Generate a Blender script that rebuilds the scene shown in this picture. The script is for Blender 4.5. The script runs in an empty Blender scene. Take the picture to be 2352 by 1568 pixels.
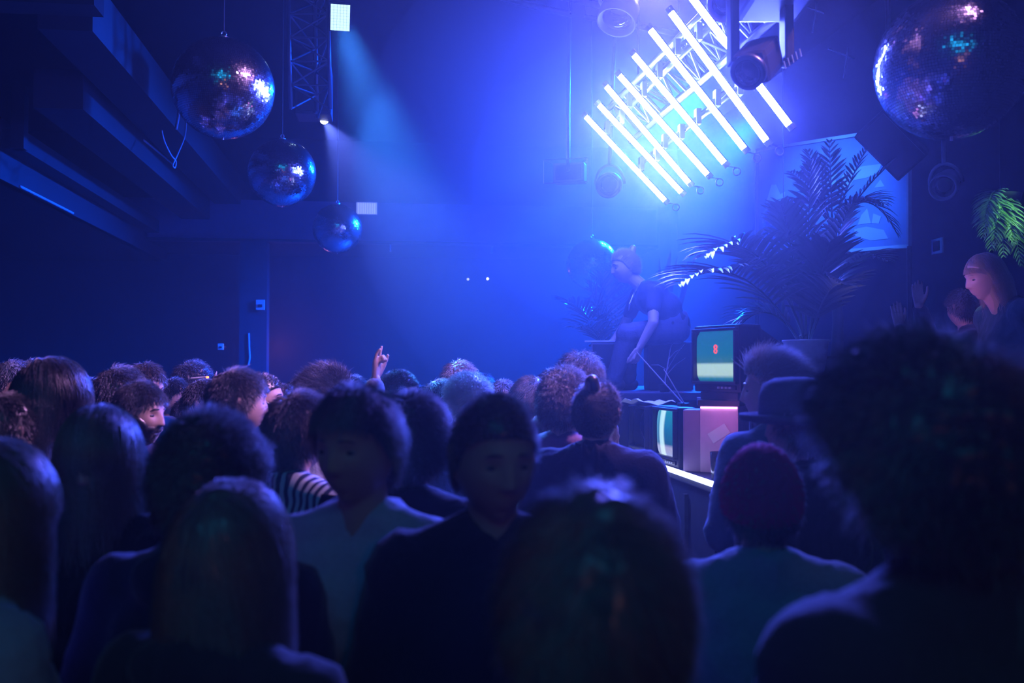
import bpy, bmesh, math, random
import numpy as np
from mathutils import Vector, Matrix, Euler, Quaternion

random.seed(7)
RNG = np.random.default_rng(7)
SC = bpy.context.scene
COL = SC.collection
PI = math.pi

# ------------------------------------------------------------------ camera
W, H = 2352.0, 1568.0
LENS = 35.0
FPX = W * LENS / 36.0
EYE = Vector((0, 0, 1.72))
YAW, PITCH = math.radians(7.37), math.radians(1.653)
FH = Vector((math.sin(YAW), math.cos(YAW), 0))
RT = Vector((math.cos(YAW), -math.sin(YAW), 0))
FW = (FH * math.cos(PITCH) + Vector((0, 0, 1)) * math.sin(PITCH)).normalized()
UP = RT.cross(FW).normalized()


def P(px, py, d):
    """World point seen at photograph pixel (px, py) at depth d along the view axis."""
    return EYE + (FW + RT * ((px - W / 2) / FPX) + UP * ((H / 2 - py) / FPX)) * d


cam = bpy.data.cameras.new('camera')
cam.lens = LENS
cam.sensor_width = 36
cam.clip_start = 0.05
cam.dof.use_dof = True
cam.dof.focus_distance = 6.4
cam.dof.aperture_fstop = 2.8
camo = bpy.data.objects.new('camera', cam)
COL.objects.link(camo)
camo.matrix_world = Matrix.Translation(EYE) @ Matrix((RT, UP, -FW)).transposed().to_4x4()
SC.camera = camo

# ------------------------------------------------------------------ world, exposure
SC.view_settings.view_transform = 'Standard'
SC.view_settings.look = 'None'
SC.view_settings.exposure = 0.0
SC.view_settings.gamma = 1.0
SC.view_settings.use_curve_mapping = False
SC.cycles.max_bounces = 3
SC.cycles.diffuse_bounces = 1
SC.cycles.adaptive_threshold = 0.05
SC.cycles.glossy_bounces = 2
SC.cycles.transmission_bounces = 3
SC.cycles.volume_bounces = 0
SC.cycles.transparent_max_bounces = 6
SC.cycles.sample_clamp_indirect = 4.0
wd = bpy.data.worlds.new('club_dark')
SC.world = wd
wd.use_nodes = True
wd.node_tree.nodes['Background'].inputs[0].default_value = (0.004, 0.22, 0.48, 1)
wd.node_tree.nodes['Background'].inputs[1].default_value = 0.02

BLUE = (0.001, 0.075, 1.0)
LEDC = (0.070, 0.10, 1.0)


def aim(o, target):
    d = (Vector(target) - o.location).normalized()
    o.rotation_euler = d.to_track_quat('-Z', 'Y').to_euler()


def spot(name, loc, target, energy, color, angle, blend=1.0, radius=0.1):
    l = bpy.data.lights.new(name, 'SPOT')
    l.energy, l.color, l.spot_size, l.spot_blend, l.shadow_soft_size = energy, color, math.radians(angle), blend, radius
    o = bpy.data.objects.new(name, l)
    o.location = loc
    COL.objects.link(o)
    aim(o, target)
    return o


def lamp(name, loc, energy, color, radius=0.1):
    l = bpy.data.lights.new(name, 'POINT')
    l.energy, l.color, l.shadow_soft_size = energy, color, radius
    o = bpy.data.objects.new(name, l)
    o.location = loc
    COL.objects.link(o)
    return o


# blue wash from the far end of the rig, shining over the stage towards the audience
spot('blue_wash_lamp', P(1600, 225, 10.8), (-0.8, 6.8, 1.2), 7500, BLUE, 78, 1.0, 0.15)
spot('blue_wash_lamp', (4.4, 11.4, 4.7), (0.2, 10.6, 0.6), 33000, BLUE, 84, 1.0, 0.15)
spot('panel_fill', P(1640, -20, 7.2), P(1915, 460, 8.6), 850, (0.03, 0.16, 1.0), 34, 0.8, 0.1)  # added fill brightening the blue panel, not a known fixture
# added violet fills: one behind the tubes rims the hair, two lift the faces
spot('violet_fill', P(1520, -70, 6.4), P(950, 1000, 2.6), 600, (0.14, 0.12, 1.0), 50, 1.0, 0.08)
spot('violet_fill', (2.6, 3.0, 4.7), P(560, 930, 4.4), 1200, (0.85, 0.40, 1.0), 52, 1.0, 0.08)
spot('violet_fill', (2.6, 3.0, 4.7), P(1180, 900, 4.8), 260, (0.85, 0.40, 1.0), 44, 1.0, 0.08)
# dim lamps at the rear of the room, behind the audience: a teal fill added to lift the blacks, and a warm bar light
al = bpy.data.lights.new('rear_fill_panel', 'AREA')
al.shape, al.size, al.size_y, al.energy, al.color = 'RECTANGLE', 4.0, 1.6, 22.0, (0.01, 0.50, 1.0)
alo = bpy.data.objects.new('rear_fill_panel', al)
alo.location = (0, -1.9, 4.9)
COL.objects.link(alo)
aim(alo, (0, 2.0, 1.0))
lamp('bar_lamp', (0.6, -2.2, 2.3), 8.0, (1.0, 0.40, 0.30), 0.2)
# ------------------------------------------------------------------ materials
_M = {}


def mat(name, color, rough=0.6, metal=0.0, bump=0.0, scale=30.0, spec=0.4, emit=None, strength=0.0, vary=0.15):
    key = name
    if key in _M:
        return _M[key]
    m = bpy.data.materials.new(name)
    m.use_nodes = True
    nt = m.node_tree
    b = nt.nodes['Principled BSDF']
    b.inputs['Roughness'].default_value = rough
    b.inputs['Metallic'].default_value = metal
    b.inputs['Specular IOR Level'].default_value = spec
    c = (*color, 1)
    if vary > 0:
        tc = nt.nodes.new('ShaderNodeTexCoord')
        nz = nt.nodes.new('ShaderNodeTexNoise')
        nz.inputs['Scale'].default_value = scale
        nz.inputs['Detail'].default_value = 3
        nt.links.new(tc.outputs['Object'], nz.inputs['Vector'])
        mx = nt.nodes.new('ShaderNodeMix')
        mx.data_type = 'RGBA'
        mx.inputs['A'].default_value = tuple(x * (1 - vary) for x in color) + (1,)
        mx.inputs['B'].default_value = tuple(min(1, x * (1 + vary)) for x in color) + (1,)
        nt.links.new(nz.outputs['Fac'], mx.inputs['Factor'])
        nt.links.new(mx.outputs['Result'], b.inputs['Base Color'])
        if bump > 0:
            bp = nt.nodes.new('ShaderNodeBump')
            bp.inputs['Strength'].default_value = bump
            bp.inputs['Distance'].default_value = 0.01
            nt.links.new(nz.outputs['Fac'], bp.inputs['Height'])
            nt.links.new(bp.outputs['Normal'], b.inputs['Normal'])
    else:
        b.inputs['Base Color'].default_value = c
    if emit:
        b.inputs['Emission Color'].default_value = (*emit, 1)
        b.inputs['Emission Strength'].default_value = strength
    _M[key] = m
    return m


def nodes_of(m):
    return m.node_tree.nodes, m.node_tree.links


def ramp_setup(r, stops):
    e = r.color_ramp.elements
    while len(e) > 1:
        e.remove(e[-1])
    e[0].position, e[0].color = stops[0][0], (*stops[0][1], 1)
    for p, c in stops[1:]:
        n = e.new(p)
        n.color = (*c, 1)


def stripe_mat(name, ca, cb, freq, axis=0):
    m = mat(name, ca, 0.8, vary=0)
    N, L = nodes_of(m)
    tc = N.new('ShaderNodeTexCoord')
    w = N.new('ShaderNodeTexWave')
    w.wave_type = 'BANDS'
    w.bands_direction = 'XYZ'[axis]
    w.inputs['Scale'].default_value = freq
    w.inputs['Distortion'].default_value = 0.8
    w.inputs['Detail'].default_value = 1.0
    w.inputs['Detail Scale'].default_value = 0.3
    r = N.new('ShaderNodeValToRGB')
    ramp_setup(r, [(0.40, ca), (0.52, cb)])
    L.new(tc.outputs['Object'], w.inputs['Vector'])
    L.new(w.outputs['Fac'], r.inputs['Fac'])
    L.new(r.outputs['Color'], N['Principled BSDF'].inputs['Base Color'])
    return m


def screen_mat(name, vstops, hstops=None, strength=1.0):
    """A lit tube: colour bands by height (Generated Z), optionally crossed with vertical bands (Generated X)."""
    m = mat(name, (0.01, 0.01, 0.012), 0.12, vary=0)
    N, L = nodes_of(m)
    b = N['Principled BSDF']
    tc = N.new('ShaderNodeTexCoord')
    sp = N.new('ShaderNodeSeparateXYZ')
    L.new(tc.outputs['Generated'], sp.inputs[0])
    r = N.new('ShaderNodeValToRGB')
    ramp_setup(r, vstops)
    L.new(sp.outputs['Z'], r.inputs['Fac'])
    out = r.outputs['Color']
    if hstops:
        r2 = N.new('ShaderNodeValToRGB')
        ramp_setup(r2, hstops)
        L.new(sp.outputs['X'], r2.inputs['Fac'])
        mx = N.new('ShaderNodeMix')
        mx.data_type = 'RGBA'
        mx.blend_type = 'SCREEN'
        mx.inputs['Factor'].default_value = 1
        L.new(out, mx.inputs['A'])
        L.new(r2.outputs['Color'], mx.inputs['B'])
        out = mx.outputs['Result']
    L.new(out, b.inputs['Emission Color'])
    b.inputs['Emission Strength'].default_value = strength
    return m


# ------------------------------------------------------------------ object helpers
def link(o, parent=None):
    COL.objects.link(o)
    if parent is not None:
        o.parent = parent
    return o


def tag(o, label=None, cat=None, group=None, kind=None):
    if label:
        o['label'] = label
    if cat:
        o['category'] = cat
    if group:
        o['group'] = group
    if kind:
        o['kind'] = kind
    return o


def empty(name, loc, label=None, cat=None, group=None, rot=None):
    o = bpy.data.objects.new(name, None)
    o.empty_display_size = 0.1
    o.location = loc
    if rot:
        o.rotation_euler = rot
    link(o)
    return tag(o, label, cat, group)


class MB:
    """Collects pieces into one mesh."""

    def __init__(self):
        self.v, self.f, self.n = [], [], 0

    def add(self, v, f):
        v = np.asarray(v, dtype=float)
        self.v.append(v)
        self.f += [tuple(i + self.n for i in q) for q in f]
        self.n += len(v)
        return self

    def box(self, c, s, rot=None, bevel=0.0):
        if bevel > 0:
            bm = bmesh.new()
            bmesh.ops.create_cube(bm, size=1)
            for q in bm.verts:
                q.co = Vector((q.co.x * s[0], q.co.y * s[1], q.co.z * s[2]))
            bmesh.ops.bevel(bm, geom=bm.edges[:], offset=bevel, segments=2, profile=0.7, affect='EDGES')
            bm.verts.index_update()
            v = [tuple(q.co) for q in bm.verts]
            f = [[q.index for q in fc.verts] for fc in bm.faces]
            bm.free()
        else:
            v = [(x * s[0] / 2, y * s[1] / 2, z * s[2] / 2) for x in (-1, 1) for y in (-1, 1) for z in (-1, 1)]
            f = [(0, 1, 3, 2), (4, 6, 7, 5), (0, 4, 5, 1), (2, 3, 7, 6), (0, 2, 6, 4), (1, 5, 7, 3)]
        v = np.array(v)
        if rot is not None:
            v = v @ np.array(Euler(rot).to_matrix()).T
        return self.add(v + np.array(c), f)

    def tube(self, pts, r, n=8, caps=True, flat=1.0):
        pts = [Vector(p) for p in pts]
        k = len(pts)
        rs = r if isinstance(r, (list, tuple)) else [r] * k
        vs = []
        t0 = (pts[1] - pts[0]).normalized()
        a = t0.orthogonal().normalized()
        for i in range(k):
            t = (pts[min(i + 1, k - 1)] - pts[max(i - 1, 0)]).normalized()
            a = (a - t * a.dot(t)).normalized()
            b = t.cross(a)
            for j in range(n):
                th = 2 * PI * j / n
                vs.append(pts[i] + (a * math.cos(th) + b * math.sin(th) * flat) * rs[i])
        f = []
        for i in range(k - 1):
            for j in range(n):
                j2 = (j + 1) % n
                f.append((i * n + j, i * n + j2, (i + 1) * n + j2, (i + 1) * n + j))
        if caps:
            f.append(tuple(reversed(range(n))))
            f.append(tuple((k - 1) * n + j for j in range(n)))
        return self.add([tuple(p) for p in vs], f)

    def lathe(self, prof, n=32, mw=None):
        """prof: list of (r, z) from bottom to top, closed on the axis."""
        vs, f = [], []
        k = len(prof)
        for r, z in prof:
            for j in range(n):
                th = 2 * PI * j / n
                vs.append((r * math.cos(th), r * math.sin(th), z))
        for i in range(k - 1):
            for j in range(n):
                j2 = (j + 1) % n
                f.append((i * n + j, i * n + j2, (i + 1) * n + j2, (i + 1) * n + j))
        f.append(tuple(reversed(range(n))))
        f.append(tuple((k - 1) * n + j for j in range(n)))
        vs = np.array(vs)
        if mw is not None:
            mm = np.array(mw)
            vs = vs @ mm[:3, :3].T + mm[:3, 3]
        return self.add(vs, f)

    def prism(self, pts, axis, depth):
        """Extrude a planar outline pts (3D) along axis by depth."""
        ax = Vector(axis).normalized() * depth
        n = len(pts)
        v = [tuple(Vector(p)) for p in pts] + [tuple(Vector(p) + ax) for p in pts]
        f = [tuple(reversed(range(n))), tuple(range(n, 2 * n))]
        for i in range(n):
            j = (i + 1) % n
            f.append((i, j, n + j, n + i))
        return self.add(v, f)

    def mesh(self, name):
        me = bpy.data.meshes.new(name)
        me.from_pydata(np.concatenate(self.v).tolist(), [], self.f)
        me.validate()
        return me

    def build(self, name, m, parent=None, smooth=False):
        me = self.mesh(name)
        if m:
            me.materials.append(m)
        if smooth:
            me.shade_smooth()
        o = bpy.data.objects.new(name, me)
        if parent is not None and parent.matrix_world is not None:
            pass
        return link(o, parent)


def local(parent):
    """Inverse matrix of a parent, so world coordinates can be written into its children."""
    return (Matrix.Translation(parent.location) @ parent.rotation_euler.to_matrix().to_4x4()).inverted()


def wbuild(mb, name, m, parent, smooth=False):
    """Build a part whose coordinates were written in world space under a parent."""
    o = mb.build(name, m, parent, smooth)
    o.data.transform(local(parent))
    return o


def frame_mat(origin, zdir, ydir=None):
    z = Vector(zdir).normalized()
    y = Vector(ydir) if ydir is not None else (Vector((0, 0, 1)) if abs(z.z) < 0.9 else Vector((0, 1, 0)))
    x = y.cross(z).normalized()
    y = z.cross(x)
    return Matrix.Translation(Vector(origin)) @ Matrix((x, y, z)).transposed().to_4x4()


def smoothstep(a, b, x):
    t = np.clip((x - a) / (b - a), 0, 1)
    return t * t * (3 - 2 * t)


def pnoise(p, f=10.0, seed=0):
    r = np.random.default_rng(seed)
    out = np.zeros(len(p))
    for i in range(6):
        k = r.normal(size=3) * f
        out += np.sin(p @ k + r.uniform(0, 6.28))
    return out / 6


# ------------------------------------------------------------------ the hall
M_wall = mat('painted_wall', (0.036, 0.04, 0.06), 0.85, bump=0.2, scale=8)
M_dark = mat('black_paint', (0.02, 0.02, 0.025), 0.7, bump=0.1, scale=12)
M_ceil = mat('ceiling_paint', (0.018, 0.018, 0.025), 0.9, bump=0.2, scale=6)
M_floor = mat('worn_floor', (0.03, 0.03, 0.035), 0.5, bump=0.2, scale=10)
M_band = mat('parapet_paint', (0.22, 0.17, 0.28), 0.85, bump=0.1, scale=5)
M_metal = mat('rig_metal', (0.55, 0.56, 0.6), 0.35, 0.9, vary=0.1)
M_blackmetal = mat('black_metal', (0.03, 0.03, 0.035), 0.4, 0.3, vary=0.1)
M_duct = mat('duct_metal', (0.03, 0.03, 0.042), 0.6, 0.1, bump=0.15, scale=9)
M_white = mat('white_plastic', (0.75, 0.75, 0.78), 0.5, vary=0.05)
M_cable = mat('black_cable', (0.05, 0.05, 0.06), 0.6, vary=0.1)
M_palecable = mat('pale_cable', (0.5, 0.5, 0.6), 0.6, vary=0.1)

XL, XR, YB, YF, ZC = -6.4, 4.6, 15.2, -3.0, 5.2


def structure(name, mb, m, parent=None):
    o = mb.build(name, m, parent)
    if parent is None:
        o['kind'] = 'structure'
    return o


structure('floor', MB().box(((XL + XR) / 2, (YB + YF) / 2, -0.05), (XR - XL, YB - YF, 0.1)), M_floor)
structure('ceiling', MB().box(((XL + XR) / 2, (YB + YF) / 2, ZC + 0.05), (XR - XL, YB - YF, 0.1)), M_ceil)
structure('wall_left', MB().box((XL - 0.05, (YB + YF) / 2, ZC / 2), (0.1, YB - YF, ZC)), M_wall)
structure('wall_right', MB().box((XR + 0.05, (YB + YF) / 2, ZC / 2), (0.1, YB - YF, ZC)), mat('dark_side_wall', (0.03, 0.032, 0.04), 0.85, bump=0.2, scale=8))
structure('wall_front', MB().box(((XL + XR) / 2, YF - 0.05, ZC / 2), (XR - XL, 0.1, ZC)), M_wall)
structure('wall_back', MB().box(((XL + XR) / 2, YB + 0.05, ZC / 2), (XR - XL, 0.1, ZC)), M_wall)

# balcony across the far end, with its pale parapet
zb0, zb1 = 1.72 + 1.71, 1.72 + 2.26
bal = structure('wall_balcony_parapet', MB().box((-0.4, 13.55, (zb0 + zb1) / 2), (8.4, 0.1, zb1 - zb0)), M_band)
structure('ceiling_balcony_underside', MB().box((-0.4, 14.37, zb0 + 0.06), (8.4, 1.52, 0.12)), M_dark)
structure('trim_balcony_ledge', MB().box((-0.4, 13.53, zb0 + 0.01), (8.4, 0.18, 0.035)), M_duct)
# mezzanine along the left with beams and ducts running the length of the hall
structure('ceiling_mezzanine', MB().box((-4.75, 6.7, 3.38), (3.3, 16, 0.22)), M_ceil)
structure('wall_mezzanine_front', MB().box((-3.12, 6.7, 3.52), (0.08, 16, 0.5)), M_duct)
for (x, z, w, h, y0, y1, nm) in [(-2.05, 4.10, 0.34, 0.36, 6.7, 14.6, 'trim_beam'), (-2.46, 3.86, 0.36, 0.30, 7.9, 14.6, 'trim_beam'),
                                 (-3.02, 3.60, 0.20, 0.16, 8.5, 14.6, 'trim_beam')]:
    structure(nm, MB().box((x, (y0 + y1) / 2, z), (w, y1 - y0, h)), M_duct)
structure('trim_beam', MB().box((-2.95, 8.52, 3.78), (0.10, 0.10, 0.52)), M_duct)
structure('trim_beam', MB().box((-3.0, 6.55, 4.25), (2.4, 0.22, 0.5)), M_ceil)
structure('trim_beam', MB().box((-2.9, 3.6, 4.6), (1.3, 2.4, 0.5)), M_ceil)
# pillars at the far end
structure('wall_pillar', MB().box((-1.68, 13.4, 1.7), (0.35, 0.3, 3.4)), M_wall)
# a raised platform at the right and the risers behind the booth
structure('floor_platform', MB().box((3.65, 4.7, 0.27), (1.86, 2.8, 0.54)), M_dark)
# ------------------------------------------------------------------ lights of the rig
M_tube = mat('lit_tube', (0.9, 0.9, 0.95), 0.4, vary=0, emit=LEDC, strength=520.0)
M_strobe = mat('lit_cells', (0.9, 0.9, 0.9), 0.4, vary=0, emit=(0.62, 0.95, 0.90), strength=1.25)
M_spotlens = mat('lit_lens', (0.9, 0.9, 0.9), 0.3, vary=0, emit=(0.8, 0.85, 1.0), strength=10.0)
M_cap = mat('tube_cap', (0.6, 0.62, 0.7), 0.4, 0.5, vary=0.05)
M_lens = mat('dark_lens', (0.02, 0.02, 0.03), 0.05, 0.0, vary=0, spec=0.8)

TUBES = [((1340, 260), (1535, 467)), ((1370, 233), (1573, 448)), ((1387, 190), (1590, 427)), ((1417, 165), (1633, 408)),
         ((1450, 117), (1672, 382)), ((1488, 59), (1718, 350)), ((1535, 18), (1769, 333)), ((1578, -22), (1822, 297))]
ORD = ['lowest and farthest lit white tube of the slanted row', 'second lit tube counted from the far end of the slanted row',
       'third lit tube counted from the far end of the slanted row', 'fourth lit tube counted from the far end of the slanted row',
       'fifth lit tube counted from the far end of the slanted row', 'sixth lit tube, two before the one crossed by the moving light',
       'seventh lit tube, next to the one crossed by the moving light', 'nearest lit white tube, partly hidden behind the dark moving light']
ends = []
for i, (a, b) in enumerate(TUBES):
    d = [6.80, 6.52, 6.42, 6.15, 5.82, 5.50, 5.22, 4.98][i]
    A, B = P(*a, d), P(*b, d - 0.04)
    t = (B - A).normalized()
    root = empty('light_tube', A, ORD[i], 'light tube', 'lit tubes hanging in a slanted row')
    dn = t.cross(FW)
    dn = dn if dn.z < 0 else -dn
    nf = (dn * 0.62 - FW * 0.78).normalized()
    sd_ = t.cross(nf)
    arc = lambda c_, r_, a0, a1, k_: [c_ + (nf * math.cos(a) + sd_ * math.sin(a)) * r_ for a in np.linspace(a0, a1, k_)]
    for nm_, r_, a0, a1, m_, e_ in (('diffuser', 0.020, -1.12, 1.12, M_tube, 0.03), ('housing', 0.0205, 1.10, 2 * PI - 1.10, M_blackmetal, 0.02)):
        k_ = 13
        q0, q1 = arc(A + t * e_, r_, a0, a1, k_), arc(B - t * e_, r_, a0, a1, k_)
        wbuild(MB().add([tuple(q) for q in q0 + q1], [(i_, i_ + 1, k_ + i_ + 1, k_ + i_) for i_ in range(k_ - 1)]), nm_, m_, root, True)
    for c, s in ((A, 1), (B, -1)):
        wbuild(MB().tube([c, c + t * 0.03 * s], 0.021, 12), 'end_cap', M_cap, root)
    up = Vector((0, 0, 1)) - t * t.z
    up.normalize()
    for k in (0.22, 0.62):
        q = A.lerp(B, k)
        wbuild(MB().box(q + up * 0.05, (0.03, 0.05, 0.09)).tube([q + up * 0.021, q + up * 0.14], 0.012, 8), 'clamp', M_cap, root)
    ends.append((A, B, up))


def truss(name, label, p0, p1, side, up, s=0.24, n=8, r=0.018, m=M_metal, tri=False, group=None):
    p0, p1 = Vector(p0), Vector(p1)
    side, up = Vector(side).normalized(), Vector(up).normalized()
    root = empty(name, p0, label, 'truss', group)
    cs = [(-0.5, -0.5), (0.5, -0.5), (0, 0.4)] if tri else [(-0.5, -0.5), (0.5, -0.5), (0.5, 0.5), (-0.5, 0.5)]
    off = [side * a * s + up * b * s for a, b in cs]
    for o_ in off:
        wbuild(MB().tube([p0 + o_, p1 + o_], r, 8), 'chord', m, root, True)
    for e in range(len(off)):
        a, b = off[e], off[(e + 1) % len(off)]
        mb = MB()
        for k in range(n):
            q0, q1 = p0.lerp(p1, k / n), p0.lerp(p1, (k + 1) / n)
            if k % 2:
                mb.tube([q0 + a, q1 + b], r * 0.5, 6)
            else:
                mb.tube([q0 + b, q1 + a], r * 0.5, 6)
            mb.tube([q0 + a, q0 + b], r * 0.5, 6)
        wbuild(mb, 'lattice_face', m, root)
    return root


A0, B0, u0 = ends[0]
A7, B7, u7 = ends[-1]
tp0 = A0.lerp(B0, 0.27) + u0 * 0.30
tp1 = A7.lerp(B7, 0.27) + u7 * 0.30
dirv = (tp1 - tp0).normalized()
truss('lighting_truss', 'silver box truss carrying the slanted row of lit tubes', tp0 - dirv * 0.15, tp1 + dirv * 0.5,
      (B0 - A0), u0, 0.27, 12, 0.02)
# carrier pipes the tube clamps hold on to
for k in (0.22, 0.62):
    a, b = A0.lerp(B0, k) + u0 * 0.14, A7.lerp(B7, k) + u7 * 0.14
    o = MB().tube([a - dirv * 0.1, b + dirv * 0.1], 0.02, 10).build('carrier_pipe', M_metal, None, True)
    tag(o, 'silver pipe clamped across the ' + ('upper' if k < 0.5 else 'lower') + ' part of the lit tubes', 'pipe', 'pipes behind the lit tubes')
for k, q in ((0, tp0), (1, tp1)):
    o = MB().tube([q, Vector((q.x, q.y, ZC))], 0.008, 6).build('hanging_cable', M_cable)
    tag(o, 'steel cable holding the ' + ('near' if k else 'far') + ' end of the tube truss', 'cable', 'truss cables')
# safety shackles dangling at the tube ends
for i in (0, 2, 3, 4, 5, 6):
    A, B, u = ends[i]
    c = B + (B - A).normalized() * 0.055 + u * 0.02
    mb = MB()
    ring = [c + RT * 0.022 * math.cos(a) + UP * 0.022 * math.sin(a) for a in np.linspace(0, 2 * PI, 17)]
    mb.tube(ring, 0.004, 6, False)
    mb.tube([c + UP * 0.022, B], 0.003, 6)
    o = mb.build('safety_shackle', M_metal)
    tag(o, 'small metal ring dangling at the lower end of ' + ['the farthest', '', 'the third', 'the fourth', 'the fifth', 'the sixth', 'the seventh'][i] + ' lit tube', 'ring',
        'rings at the tube ends')

# left tower truss with strobe and spot
LT = [P(715, -60, 8.2), P(722, 262, 8.2)]
truss('tower_truss', 'dark triangular truss hanging beside the lit panel', LT[0], LT[1], RT, FH, 0.32, 6, 0.016, mat('dark_truss', (0.18, 0.18, 0.22), 0.4, 0.7, vary=0.1), True)
o = MB().tube([LT[0], Vector((LT[0].x, LT[0].y, ZC))], 0.03, 8).build('truss_hanger', M_blackmetal)
tag(o, 'black pipe holding the dark triangular truss to the ceiling', 'pipe')

c = P(781, 39, 8.0)
nrm = (P(900, 500, 3.5) - c).normalized()
fm = frame_mat(c, nrm)
root = empty('strobe_panel', c, 'square lit strobe panel with a grid of white cells', 'stage light', 'rig lamps')
wbuild(MB().box((0, 0, 0), (0.17, 0.22, 0.07), bevel=0.008), 'housing', M_blackmetal, root)
root.children[0].data.transform(local(root).inverted())
root.children[0].data.transform(fm)
root.children[0].data.transform(local(root))
mb = MB()
for i in range(6):
    for j in range(9):
        mb.box(((i - 2.5) * 0.0255, (j - 4) * 0.0225, 0.037), (0.0235, 0.0205, 0.006))
g = mb.build('cell_grid', M_strobe, root)
g.data.transform(fm)
g.data.transform(local(root))
mb = MB().tube([c - nrm * 0.05, P(742, 20, 8.15)], 0.015, 8)
wbuild(mb, 'bracket', M_blackmetal, root)
spot('strobe_beam', c + nrm * 0.06, P(1062, 880, 4.7), 4200, (0.04, 0.26, 1.0), 15, 0.9, 0.09)

c = P(745, 276, 8.6)
nrm = (P(830, 420, 7.6) - c).normalized()
fm = frame_mat(c, nrm)
root = empty('spotlight', c, 'small round spotlight throwing a pale cone below the dark truss', 'stage light', 'rig lamps')
mb = MB().lathe([(0.036, -0.16), (0.046, -0.14), (0.046, -0.005), (0.038, -0.005)], 20, fm)
wbuild(mb, 'housing', M_blackmetal, root, True)
wbuild(MB().lathe([(0.036, -0.004), (0.036, 0.002), (0.012, 0.006)], 20, fm), 'lens', M_spotlens, root, True)
wbuild(MB().tube([c - nrm * 0.08, LT[1] + Vector((0, 0, 0.02))], 0.012, 8), 'bracket', M_blackmetal, root)
spot('spotlight_beam', c + nrm * 0.02, P(850, 440, 7.6), 1600, (0.13, 0.20, 1.0), 31, 0.7, 0.02)


def cone_can(name, label, c, d, r=0.12, L=0.3, m=M_blackmetal, flare=1.0, lens=M_lens, hang=None, group='rig lamps'):
    fm = frame_mat(c, d)
    root = empty(name, c, label, 'stage light', group)
    prof = [(r * 0.5, -L), (r * 0.8, -L * 0.96), (r * 0.86, -L * 0.5), (r, -L * 0.4), (r * flare, 0), (r * flare * 0.9, 0.0), (r * 0.82, -0.03), (r * 0.75, -0.03)]
    wbuild(MB().lathe(prof, 28, fm), 'housing', m, root, True)
    wbuild(MB().lathe([(r * 0.8, -0.032), (r * 0.72, -0.018), (r * 0.3, -0.008)], 28, fm), 'lens', lens, root, True)
    mb = MB()
    pts = []
    for a in np.linspace(0, PI, 13):
        pts.append(fm @ Vector((math.cos(a) * r * 1.15, math.sin(a) * r * 1.5, -L * 0.5)))
    mb.tube(pts, 0.012, 8)
    wbuild(mb, 'yoke', m, root, True)
    if hang is not None:
        wbuild(MB().tube([pts[6], Vector(hang)], 0.014, 8), 'hanger', m, root, True)
    return root


M_greymetal = mat('grey_metal', (0.35, 0.36, 0.4), 0.45, 0.4, vary=0.1)
c = P(1397, 426, 7.4)
cone_can('par_lamp', 'round lamp with a pale ring, unlit, below the far lit tubes', c, (P(1330, 470, 6.0) - c), 0.095, 0.24, M_greymetal, 1.0, M_lens,
         Vector((c.x + 0.15, c.y + 0.25, ZC)))
c = P(1415, 52, 6.2)
cone_can('par_lamp', 'tilted can lamp hanging from the pipes beside the tube truss', c, (P(1395, 120, 6.1) - c), 0.12, 0.34, M_greymetal, 1.05, M_lens,
         P(1470, -70, 6.4))
# box fixture with barn doors beside the round lamp
c = P(1305, 395, 7.6)
root = empty('flood_lamp', c, 'faint rectangular floodlight with a wire frame beside the round lamp', 'stage light', 'rig lamps')
fm = frame_mat(c, -FW + RT * -0.25)
for nm, mb, m in (('housing', MB().box((0, 0, -0.08), (0.24, 0.15, 0.14), bevel=0.01), M_greymetal),
                  ('lens', MB().box((0, 0, -0.008), (0.20, 0.11, 0.006)), M_lens)):
    o = mb.build(nm, m, root)
    o.data.transform(local(root) @ fm)
mb = MB()
fr = [(-0.18, -0.09), (0.16, -0.09), (0.16, 0.09), (-0.18, 0.09), (-0.18, -0.09)]
for a, b in zip(fr[:-1], fr[1:]):
    mb.tube([(*a, 0.06), (*b, 0.06)], 0.004, 6)
    mb.tube([(*a, 0.06), (a[0] * 0.68, a[1] * 0.8, -0.02)], 0.003, 6)
o = mb.build('wire_frame', M_metal, root)
o.data.transform(local(root) @ fm)
wbuild(MB().tube([c, c + Vector((0.02, 0.1, 0.5)), Vector((c.x + 0.05, c.y + 0.15, ZC))], 0.015, 8), 'hanger', M_greymetal, root)

# pipes at the top beside the can
for k, (a, b) in enumerate((((1150, -5), (1310, 33)), ((1170, -32), (1400, 18)), ((1345, 40), (1560, 78)))):
    o = MB().tube([P(*a, 7.6), P(*b, 6.9)], 0.02, 10).build('rig_pipe', M_metal, None, True)
    tag(o, ['lower thin silver rig pipe crossing above the haze', 'upper thin silver rig pipe crossing above the haze', 'short rig pipe behind the tilted can lamp'][k], 'pipe', 'pipes of the rig')
    for q in (P(*a, 7.6), P(*b, 6.9)):
        h_ = MB().tube([q, Vector((q.x, q.y, ZC))], 0.006, 6).build('pipe_wire', M_cable, o)

M_mover = mat('mover_black', (0.008, 0.008, 0.010), 0.35, vary=0)
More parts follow.
